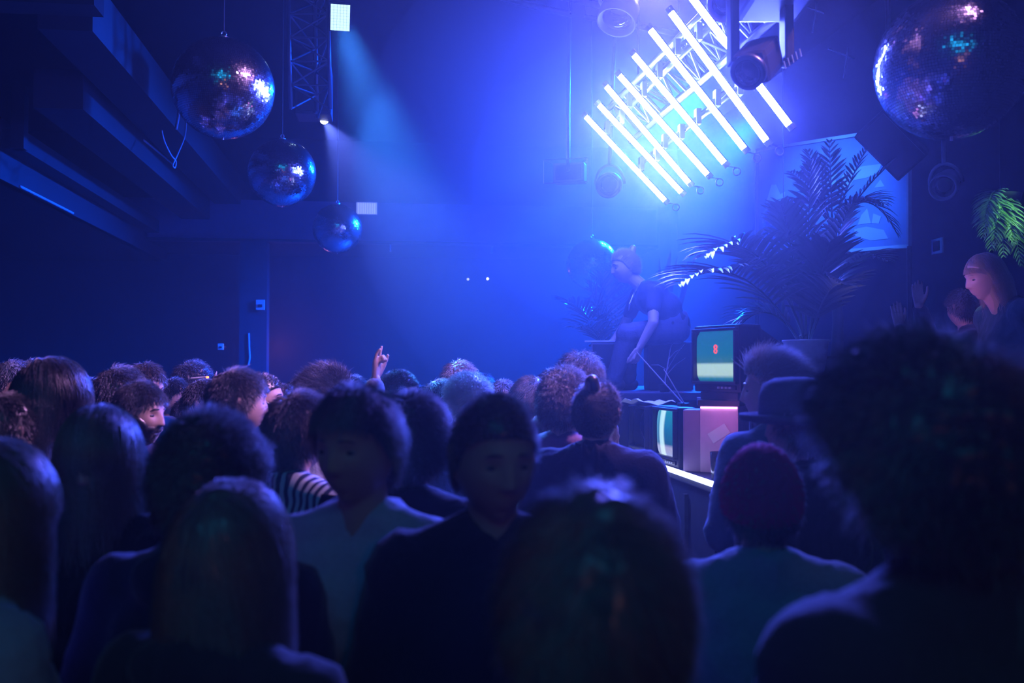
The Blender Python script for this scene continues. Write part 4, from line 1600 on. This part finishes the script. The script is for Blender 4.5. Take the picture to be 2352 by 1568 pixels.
def person(px, py_top, hpx, yaw, label, hair='short', hc='black', top='jacket', tc='black', skin='fair', pose='idle', hy=0, hp=0, lean=0, face=True,
           beard=None, wear=None, wc='black', dense=False, voxel=.008, floor=0.0, girth=1.0, lower=True, d=None, brow=True):
    """hpx: head height in photograph pixels, which fixes the distance; yaw 0 looks away from the camera, 90 to the right, 180 at the camera."""
    d = d or .24 * FPX / hpx
    tp = P(px, py_top, d)
    if face and d < 4.8 and voxel > .0065:
        voxel = .0065
    key = (pose, hy, hp, lean, voxel)
    b = make_body(key, pose, hy, hp, lean, voxel, 1, 0)
    top_local = b['hc'][2] + .122 + {'bushy': .04, 'curly': .03, 'wavy': .015}.get(hair, .008)
    if wear:
        top_local += .012
    s = (tp.z - floor) / top_local
    root = bpy.data.objects.new('person', b['body'])
    if len(b['body'].materials) == 0:
        b['body'].materials.append(None)
    link(root)
    root.material_slots[0].link = 'OBJECT'
    root.material_slots[0].material = SKIN[skin]
    th = -(YAW + math.radians(yaw))
    R = Matrix.Rotation(th, 3, 'Z')
    hx = R @ Vector((b['hc'][0], b['hc'][1], 0)) * s
    root.location = (tp.x - hx.x, tp.y - hx.y, floor)
    root.rotation_euler = (0, 0, th)
    root.scale = (s * girth, s * girth, s)
    tag(root, label, 'person', 'audience in the hall')
    part(top, make_top((key, top), b, top), cloth_mat(tc), root)
    if lower:
        part('trousers', make_trousers((key, 'trousers'), b), mat('trousers', (.02, .022, .03), .8, vary=.1), root)
    hm = hmat(b['hr'], b['hc'])
    if wear:
        part({'hat': 'hat', 'beanie': 'beanie', 'cap': 'cap'}[wear], shells(wear), mat('wool_' + wc, CC[wc], .9, bump=.3, scale=120, vary=.1, spec=.2), root, hm)
    if hair:
        part('hair', hair_mesh(hair, dense), HCOL[hc], root, hm)
    if face:
        for sd in (-1, 1):
            part('eye', EYE_M, None, root, hm @ Matrix.Translation((sd * .031, .0735, .004)))
        if brow:
            part('eyebrow', BROW_M, HCOL[hc if hc != 'light' else 'brown'], root, hm)
        if beard:
            part('beard', shells(beard), HCOL[hc], root, hm)
    return root
# ------------------------------------------------------------------ the audience, nearest first
person(2112, 775, 400, -28, 'tall man with bushy dark hair towering at the picture edge, back turned, dark jacket', 'bushy', 'brown', 'jacket', 'charcoal', 'tan', face=False, dense=True, d=1.22, girth=1.06)
person(1368, 1146, 560, 0, 'dark-haired head in the bottom middle, seen from behind, hair rimmed with blue light', 'dome', 'chestnut', 'jacket', 'black', 'fair', face=False, dense=True, d=1.0)
person(530, 1108, 400, 25, 'long-haired person at the bottom, hair sheen lit purple on its outer side', 'long', 'chestnut', 'hoodie', 'charcoal', 'fair', face=False, dense=True, d=1.5)
person(-22, 1012, 330, 48, 'person cut by the picture edge in a pale blue denim jacket', 'long', 'chestnut', 'jacket', 'lightblue', 'fair', d=1.62, dense=True)
person(1135, 902, 300, 172, 'close-cropped man facing the viewer, face in warm shadow, in the very middle', 'crop', 'black', 'jacket', 'black', 'tan', hy=-12, hp=8, d=1.82, dense=True, brow=True, girth=.97)
person(822, 884, 290, 195, 'man with short dark hair facing the viewer, pale blue shirt collar lit from behind', 'short', 'black', 'shirt', 'lightblue', 'tan', hy=8, hp=6, d=1.98, dense=True)
person(486, 942, 250, 10, 'round dark bushy head seen from behind above the long-haired person at the bottom', 'curly', 'black', 'hoodie', 'navy', 'tan', face=False, dense=True, d=1.85)
person(232, 932, 245, 200, 'woman with long straight hair, cheek lit purple, facing the viewer', 'long', 'chestnut', 'jacket', 'black', 'fair', hy=-20, hp=6, d=2.2, dense=True)
person(1748, 1014, 225, 4, 'person in a red knitted beanie and pale jacket, back turned', 'short', 'brown', 'jacket', 'pale', 'fair', face=False, wear='beanie', wc='red', d=2.1)
person(948, 902, 215, 15, 'dark-haired head directly behind the man with the pale blue collar', 'wavy', 'black', 'jacket', 'black', 'fair', face=False, d=2.5, dense=True)
person(690, 900, 175, 38, 'person in a striped shirt holding a phone, dark hair, back half turned', 'wavy', 'black', 'shirt', 'striped', 'fair', pose='phone', face=False, d=3.0, dense=True)
person(1832, 868, 190, -40, 'person in a grey felt hat with a rolled brim beside the denim jacket', 'short', 'brown', 'coat', 'charcoal', 'fair', wear='hat', wc='hatgrey', face=False, d=2.75)
# by the booth
person(1772, 816, 150, -30, 'fair-haired man in a denim jacket with its collar up, turned to the booth', 'swept', 'blond', 'jacket', 'denim', 'fair', pose='cross', hy=-38, d=3.55, dense=True)
person(1372, 872, 150, 18, 'person with pinned-up dark hair and a fuzzy dark coat before the booth', 'bun', 'black', 'coat', 'navy', 'fair', face=False, d=3.5, dense=True)
person(1298, 842, 134, 25, 'curly dark-haired man in a purple shirt, back turned, below the resting hand', 'curly', 'black', 't_shirt', 'purple', 'fair', face=False, d=4.0, dense=True)
person(1328, 808, 122, 140, 'man with tousled hair and a brightly lit forehead near the booth', 'wavy', 'black', 'jacket', 'black', 'fair', hp=28, d=4.6, dense=True)
person(1271, 846, 98, 30, 'small dark head between the grey hooded sweater and the tousled man', 'short', 'black', 'hoodie', 'grey', 'fair', face=False, d=5.3)
person(1217, 865, 106, -35, 'short-haired man with a lit neck beside the grey hooded sweater', 'short', 'brown', 't_shirt', 'navy', 'fair', hy=-20, d=5.0, dense=True)
person(1074, 856, 118, -48, 'bright bleached curly head with a white collar, blue jacket', 'curly', 'light', 'jacket', 'blue', 'fair', d=4.5, dense=True)
person(1056, 830, 100, 20, 'auburn-haired head just behind the bleached curls', 'wavy', 'auburn', 'jacket', 'black', 'fair', face=False, d=5.3)
person(1012, 872, 104, 75, 'man in shadow looking right beside the bleached curls', 'short', 'black', 'jacket', 'navy', 'fair', hy=12, d=5.0)
person(915, 848, 120, 112, 'bearded man with shaved sides pointing upward with his raised hand', 'crop', 'black', 'jacket', 'pale', 'fair', pose='up', hp=6, d=4.6, beard='beard', voxel=.0055, dense=True)
person(1156, 872, 98, 10, 'far dark head between the bleached curls and the lit neck', 'short', 'brown', 'jacket', 'black', 'fair', face=False, d=5.6)
person(1110, 856, 72, 160, 'tiny purple-lit face far behind the bleached curls', 'short', 'brown', 't_shirt', 'grey', 'fair', d=7.4)
person(972, 884, 76, 150, 'far face in haze between the pointing man and the man in shadow', 'short', 'black', 't_shirt', 'charcoal', 'fair', d=7.2)
person(1000, 880, 78, 20, 'far dark head in haze below the parapet hooks', 'wavy', 'black', 'jacket', 'black', 'fair', face=False, d=7.0)
# left half
person(748, 850, 125, 82, 'man with dark swept hair in a light blue shirt, profile turned right', 'swept', 'black', 'shirt', 'lightblue', 'fair', hp=10, d=4.4, dense=True)
person(603, 856, 125, 82, 'bearded man in profile with receding hair and a white V-neck', 'crop', 'black', 't_shirt', 'pale', 'fair', hy=10, d=4.5, beard='stubble', voxel=.0055)
person(548, 846, 160, 40, 'dark-haired person with one ear lit, in front of the bearded profile', 'short', 'black', 'jacket', 'black', 'fair', hy=18, d=3.5, dense=True)
person(646, 886, 112, 130, 'woman with dark hair tilting her face down beside the bearded profile', 'bob', 'black', 'jacket', 'black', 'fair', hp=12, d=4.6)
person(470, 866, 118, 84, 'person in a dark cap, profile turned right, next to a glowing cigarette', 'short', 'black', 'jacket', 'black', 'fair', wear='cap', wc='black', d=4.7)
person(428, 915, 90, 150, 'small lit forehead behind the round bushy head', 'short', 'black', 't_shirt', 'grey', 'fair', hp=15, d=5.4)
person(400, 868, 92, 100, 'far person raising one hand beside the dark cap', 'short', 'black', 't_shirt', 'lightblue', 'fair', pose='upleft', d=5.6, face=False)
person(322, 876, 150, 105, 'bearded man with a brightly lit cheek looking right', 'short', 'black', 'hoodie', 'navy', 'fair', hp=4, d=3.7, beard='beard', dense=True)
person(332, 832, 104, 118, 'man with a bright forehead behind the bearded man with the lit cheek', 'short', 'brown', 'jacket', 'black', 'fair', hp=12, d=4.7)
person(278, 842, 118, 60, 'dark head beside the red glow on the far wall', 'wavy', 'black', 'jacket', 'black', 'fair', face=False, d=4.3)
person(118, 828, 175, 88, 'woman with big dark hair and a purple-lit profile', 'bob', 'black', 'jacket', 'charcoal', 'fair', hp=6, d=3.1, dense=True)
person(30, 822, 96, 100, 'person in a pale blue cap at the far left', 'short', 'black', 'jacket', 'navy', 'fair', wear='cap', wc='lightblue', d=4.9)
person(78, 820, 92, 90, 'person in a pale blue cap behind the big dark hair', 'short', 'black', 'jacket', 'black', 'fair', wear='cap', wc='lightblue', d=5.5)
person(28, 902, 170, 30, 'dim figure in a grey hooded sweater below the two pale caps', 'short', 'black', 'hoodie', 'grey', 'fair', face=False, d=3.0)
person(445, 828, 86, 60, 'far dark head over the glowing cigarette', 'curly', 'brown', 'jacket', 'black', 'fair', face=False, d=6.2)
person(690, 868, 86, 45, 'far dark head between the tilted face and the swept hair', 'short', 'black', 'jacket', 'black', 'fair', face=False, d=6.0)
person(215, 868, 84, 90, 'far head below the red glow', 'short', 'brown', 'jacket', 'black', 'fair', face=False, d=6.0)
person(812, 862, 84, 60, 'far dark head beside the raised sleeve', 'short', 'black', 'jacket', 'navy', 'fair', face=False, d=6.2)

# phone and cigarette
def at_hand(px, py, d):
    return P(px, py, d)


q = P(742, 1196, 2.75)
root = empty('phone', q, 'dark phone with a lit edge held by the person in the striped shirt', 'phone', None, (math.radians(65), 0, -YAW - 0.6))
MB().box((0, 0, 0), (0.072, 0.15, 0.008), bevel=0.003).build('case', M_blackmetal, root)
MB().box((0, 0, 0.0045), (0.066, 0.138, 0.001)).build('screen', M_lens, root)

# ------------------------------------------------------------------ people at the right platform
ZP = 0.54
person(2262, 582, 100, -92, 'woman with long fair hair and a dark green jacket leaning forward above the crowd', 'longb', 'blond', 'jacket', 'teal', 'fair', lean=16, hp=12, d=5.5, floor=ZP, dense=True, voxel=.0055)
person(2208, 664, 88, -80, 'person in dark clothes raising both hands to clap beside the leaning woman', 'short', 'black', 'hoodie', 'black', 'fair', pose='clapup', hy=60, hp=8, d=6.2, floor=ZP, voxel=.0055)
spot('magenta_lamp', P(1760, 690, 4.9), P(2190, 690, 5.7), 42, (0.75, 0.30, 1.0), 30, 0.8, 0.05)

# ------------------------------------------------------------------ the performer
s_ = 7.0 / FPX
o0 = P(1480, 887, 7.0)
X = lambda px, py, x=0.0: np.array([x, (1480 - px) * s_, (887 - py) * s_])
th = -(YAW + math.radians(-90))
hc = X(1436, 605)
hr = mrot('Z', math.radians(14)) @ mrot('X', math.radians(-10))
k = .97
neck = X(1476, 650)
tor = [capsule(X(1498, 676, -.07), X(1498, 676, .07), .115, .115, ((0, 1, 0), .95)), capsule(X(1526, 702, -.055), X(1526, 702, .055), .118, .118, ((0, 1, 0), .95)),
       capsule(X(1544, 738, -.055), X(1544, 738, .055), .118, .118, ((0, 1, .0), .95)), capsule(X(1490, 664, -.1), X(1490, 664, .1), .078, .078)]
arms, hands, legs, foot = [], [], [], []
JN = {-1: (X(1494, 668, -.165), X(1488, 738, -.28), X(1459, 791, -.27)), 1: (X(1474, 664, .165), X(1442, 742, .25), X(1412, 777, .18))}
for s in (-1, 1):
    sh, el, wr = JN[s]
    tor.append(capsule(neck + [.02 * s, -.02, -.01], sh, .05, .055))
    arms += [('u', sh, el, .047, .038), ('f', el, wr, .038, .025)]
hands += hand_pieces(JN[-1][2], (0, .35, -1), (.5, .6, 0), (1.1, 1.2, 1.2, 1.2), .3, -1)
hands += hand_pieces(JN[1][2] + np.array([0, .0, .006]), (-.1, 1, -.10), (0, 0, -1), (.15, .12, .15, .2), .5, 1)
legs += [(X(1548, 752, -.085), X(1437, 762, -.11), .088, .062), (X(1437, 762, -.11), X(1408, 862, -.10), .058, .042),
         (X(1548, 752, .085), X(1446, 768, .10), .088, .062), (X(1446, 768, .10), X(1446, 862, .09), .058, .042)]
for q in (X(1408, 862, -.10), X(1446, 862, .09)):
    foot.append(capsule(q + [0, -.02, -.035], q + [0, .13, -.045], .036, .028))
nk = [capsule(neck - [0, .02, .02], hc + hr @ np.array([0, -.03, -.07]), .052, .050)]
body = remesh(tor + [capsule(a, b_, r0, r1) for _, a, b_, r0, r1 in arms] + hands + [capsule(*q) for q in legs] + nk + foot + head_pieces(hr, hc, k), .0042, 'person', 1, factor=.35)
root = bpy.data.objects.new('person', body)
body.materials.append(SKIN['fair'])
link(root)
root.location = (o0.x, o0.y, ZR + 0.004)
root.rotation_euler = (0, 0, th)
tag(root, 'performer with a hair bun in a dark T-shirt, seated and leaning down over the televisions', 'person')
bd = dict(pc=dict(torso=tor, arm=arms, leg=legs), neck=neck)
part('t_shirt', make_top(('x', 'performer'), bd, 't_shirt'), mat('cloth_tee', (.04, .04, .055), .85, bump=.2, scale=90, vary=.1), root)
ps = [inflate(*tor[2], .012)] + [capsule(a, b_, r0 + .016, r1 + .022) for a, b_, r0, r1 in legs]
part('trousers', remesh(ps, .011, 'trousers', 4, .007, 5), mat('cloth_jeans', (.10, .11, .15), .85, bump=.25, scale=80, vary=.12), root)
M_shoe = mat('shoe', (.05, .05, .06), .6, vary=.1)
for q in (X(1408, 862, -.10), X(1446, 862, .09)):
    v = [capsule(q + [0, -.03, -.04], q + [0, .15, -.05], .045, .036)]
    part('shoe', remesh(v, .01, 'shoe', 2), M_shoe, root)
hm = hmat(hr, hc, k)
part('hair', hair_mesh('bun', True), HCOL['blond'], root, hm)
for sd in (-1, 1):
    part('eye', EYE_M, None, root, hm @ Matrix.Translation((sd * .031, .0775, .005)))
part('eyebrow', BROW_M, HCOL['brown'], root, hm)
mb = MB().tube([neck + [-.05, .03, .02], X(1468, 690, -.10) + [0, .07, 0], X(1452, 706, -.06) + [0, .03, 0], X(1456, 690, 0) + [0, .03, 0], neck + [.05, .03, .02]], .003, 6)
mb.build('necklace', M_metal, root)

# ------------------------------------------------------------------ small things about the hall
M_ember = mat('ember', (0.3, 0.03, 0.01), 0.6, vary=0, emit=(1.0, 0.16, 0.05), strength=6.0)
q = P(474, 866, 4.45)
root = empty('cigarette', q, 'glowing cigarette at the face of the person in the dark cap', 'cigarette')
wbuild(MB().tube([q - RT * 0.07 - Vector((0, 0, .006)), q], 0.004, 8), 'paper_tube', M_white, root)
wbuild(MB().tube([q, q + RT * 0.010], 0.0045, 8), 'ember', M_ember, root)
# red lamp on the far left wall
t_ = (XL + 0.06 - EYE.x) / (P(155, 812, 1.0) - EYE).x
q = P(155, 812, 1.0) - EYE
q = EYE + q * t_
root = empty('wall_lamp', q, 'small red wedge-shaped lamp glowing on the dark side wall', 'lamp')
rz = 0.10
MB().prism([(-0.04, -0.09, -0.07), (-0.04, 0.12, 0.0), (-0.04, -0.03, 0.10)], (1, 0, 0), 0.03).build('lit_shade', mat('red_glow', (0.3, 0.02, 0.02), 0.5, vary=0, emit=(1.0, 0.06, 0.05), strength=0.55), root)
MB().box((-0.05, 0, 0), (0.02, 0.14, 0.14)).build('back_plate', M_dark, root)
lamp('red_lamp_light', q + Vector((0.35, 0.5, 0)), 4.0, (1.0, 0.14, 0.2), 0.08)
lamp('pink_bar_light', P(640, 800, 14.0), 6.0, (0.9, 0.25, 0.5), 0.2)
# bits on the far wall and parapet
for (px, py, w, h, lab) in ((598, 700, .11, .13, 'small white sensor box high on the dark pillar'), (507, 796, .07, .08, 'tiny white box low on the far dark wall')):
    q = P(px, py, 12.9)
    y = 13.24 if px == 598 else 13.24
    t_ = y / (q - EYE).y
    q = EYE + (q - EYE) * t_
    root = empty('wall_box', q, lab, 'sensor', 'boxes on the far pillar')
    MB().box((0, -0.0, 0), (w, 0.05, h), bevel=0.006).build('case', M_white, root)
    MB().box((0, -0.028, -h * .1), (w * .5, 0.008, h * .3)).build('lens', M_dark, root)
    MB().tube([(0, 0.02, 0), (0, 0.35, 0)], 0.02, 6).build('mount', M_dark, root)
for px in (897, 1132):
    q = P(px, 570, 13.4)
    o = MB().box((0, 0, 0), (0.02, 0.05, 0.09)).build('parapet_hook', M_white)
    o.location = (q.x, 13.43, q.z)
    tag(o, 'small pale bracket under the parapet, ' + ('near the small mirror ball' if px == 897 else 'the one closer to the lit tubes'), 'bracket', 'brackets under the parapet')
for (px, py, lab) in ((1120, 640, 'tiny white light under the balcony, the brighter of two'), (1075, 641, 'tiny faint light under the balcony, the dimmer of two')):
    q = P(px, py, 14.9)
    q = EYE + (q - EYE) * ((YB - 0.004) / (q - EYE).y)
    o = MB().lathe([(0.02, 0), (0.018, 0.012), (0.006, 0.02)], 12, frame_mat(q, -FH)).build('indicator_light', mat('tiny_light' + str(px), (.8, .8, .9), .4, vary=0, emit=(.7, .75, 1.0), strength=3.0 if px == 1120 else 1.0))
    tag(o, lab, 'light')
q = P(842, 476, 13.3)  # glowing flutes put in place of a strobe-lit patch on the parapet
root = empty('fluted_light_patch', (q.x, 13.47, q.z), 'glowing fluted panel imitating a strobe-lit patch on the parapet beside the small mirror ball', 'lamp')
mb = MB()
for k in range(9):
    mb.tube([(-.12 + k * .03, 0, -.075), (-.12 + k * .03, 0, .075)], .016, 8)
mb.build('glowing_flutes', mat('fluted', (.75, .75, .8), .3, vary=0, emit=(.35, .45, 1.0), strength=.55), root)
MB().box((0, 0.02, 0), (.28, .03, .17)).build('back_plate', M_white, root)
# red dot pair on the far ceiling
for (px, py) in ((1007, 36), (1024, 44)):
    q = P(px, py, 11.0)
    root = empty('standby_light', q, 'tiny red ring of a lamp far up in the haze, ' + ('the larger of two' if px == 1007 else 'the fainter of two'), 'light', 'red rings in the haze')
    ring = [Vector((.022 * math.cos(a), 0, .014 * math.sin(a))) for a in np.linspace(0, 2 * PI, 15)]
    MB().tube(ring, .006, 6, False).build('ring', mat('red_ring', (.3, .02, .03), .5, vary=0, emit=(1.0, .15, .25), strength=.8), root)
    MB().tube([(0, .01, .012), (0, .03, ZC - q.z)], .006, 6).build('hanger', M_cable, root)
# cables
def cable(label, pts, r, m):
    v = [Vector(p) for p in pts]
    out = []
    n = len(v)
    for i in range(n - 1):
        p0, p1, p2, p3 = v[max(i - 1, 0)], v[i], v[i + 1], v[min(i + 2, n - 1)]
        for k in range(8):
            t = k / 8
            out.append(0.5 * ((2 * p1) + (p2 - p0) * t + (2 * p0 - 5 * p1 + 4 * p2 - p3) * t * t + (3 * p1 - p0 - 3 * p2 + p3) * t ** 3))
    out.append(v[-1])
    o = MB().tube(out, r, 6).build('cable', m, None, True)
    tag(o, label, 'cable')
    return o


onx = lambda x, y, X0=-3.075: EYE + (P(x, y, 1) - EYE) * ((X0 - EYE.x) / (P(x, y, 1) - EYE).x)
onwall = lambda x, y: EYE + (P(x, y, 1) - EYE) * (13.245 / (P(x, y, 1) - EYE).y)
d = 6.6
B_ = -1.868
cable('thin cable drooping in a loop under the big mirror ball', [onx(430, 262, B_), onx(428, 285, B_), onx(424, 315, B_), onx(410, 350, B_), onx(401, 370, B_), onx(397, 380, B_), onx(402, 385, B_), onx(404, 370, B_), onx(393, 356, B_), onx(378, 325, B_), onx(372, 300, B_)], .006, M_palecable)
cable('pale cable end hanging along the beam beside the big mirror ball', [onx(412, 255, B_), onx(409, 275, B_), onx(405, 296, B_)], .012, M_palecable)
cable('pale cable running along the lowest beam', [Vector((q_.x, q_.y, max(q_.z, 3.285))) for q_ in (onx(45, 450), onx(90, 474), onx(150, 499), onx(167, 512))], .012, M_palecable)
cable('pale cable hanging down the far pillar', [onwall(571, 765), onwall(572, 800), onwall(573, 822), onwall(570, 838)], .014, M_palecable)
cable('pale cable lying along the middle beam', [onx(330, 322, -2.275), onx(360, 346, -2.275), onx(398, 378, -2.275)], .010, M_palecable)

# stage curtain track at the far left: speaker cluster below the tower truss
q = P(722, 215, 8.5)
root = empty('hung_loudspeaker', q, 'dark loudspeaker hanging between the tower truss and the small spotlight', 'loudspeaker')
MB().box((0, 0, 0), (.30, .30, .42), bevel=.015).build('cabinet', mat('speaker_dark', (.05, .05, .06), .6, vary=.1), root)
MB().box((0, -.152, 0), (.26, .006, .38)).build('grille', M_blackmetal, root)
MB().tube([(0, 0, .2), (0, 0, ZC - q.z)], .015, 8).build('hanger', M_blackmetal, root)

# ------------------------------------------------------------------ haze filling the hall
def haze_mat(name, dens):
    hz = bpy.data.materials.new(name)
    hz.use_nodes = True
    nt = hz.node_tree
    nt.nodes.clear()
    out = nt.nodes.new('ShaderNodeOutputMaterial')
    vs = nt.nodes.new('ShaderNodeVolumeScatter')
    vs.inputs['Color'].default_value = (0.92, 0.94, 1.0, 1)
    vs.inputs['Density'].default_value = dens
    vs.inputs['Anisotropy'].default_value = 0.74
    nt.links.new(vs.outputs[0], out.inputs['Volume'])
    return hz


o = MB().box(((XL + XR) / 2, (YB + YF) / 2, ZC / 2), (XR - XL - .02, YB - YF - .02, ZC - .02)).build('haze', haze_mat('stage_haze', 0.0125))
o['kind'] = 'stuff'
tag(o, 'thin blue-lit stage haze filling the whole hall', 'haze')
# thicker haze added around the lit tubes, shaped to steepen their glow
c = P(1410, 430, 6.5)
for k, (r, dn_) in enumerate(((0.95, .026), (1.7, .018))):
    v, f = uvdirs(24, 36)
    v = v * np.array([r, r * 1.15, r]) + np.array(c)
    v[:, 2] = np.minimum(v[:, 2], ZC - .03 - .005 * k)
    v[:, 0] = np.minimum(v[:, 0], XR - .03)
    o = MB().add(v, f).build('haze', haze_mat('glow_haze', dn_))
    o['kind'] = 'stuff'
    tag(o, ['dense', 'medium', 'outer'][k] + ' haze ball added to deepen the glow around the lit tubes', 'haze')
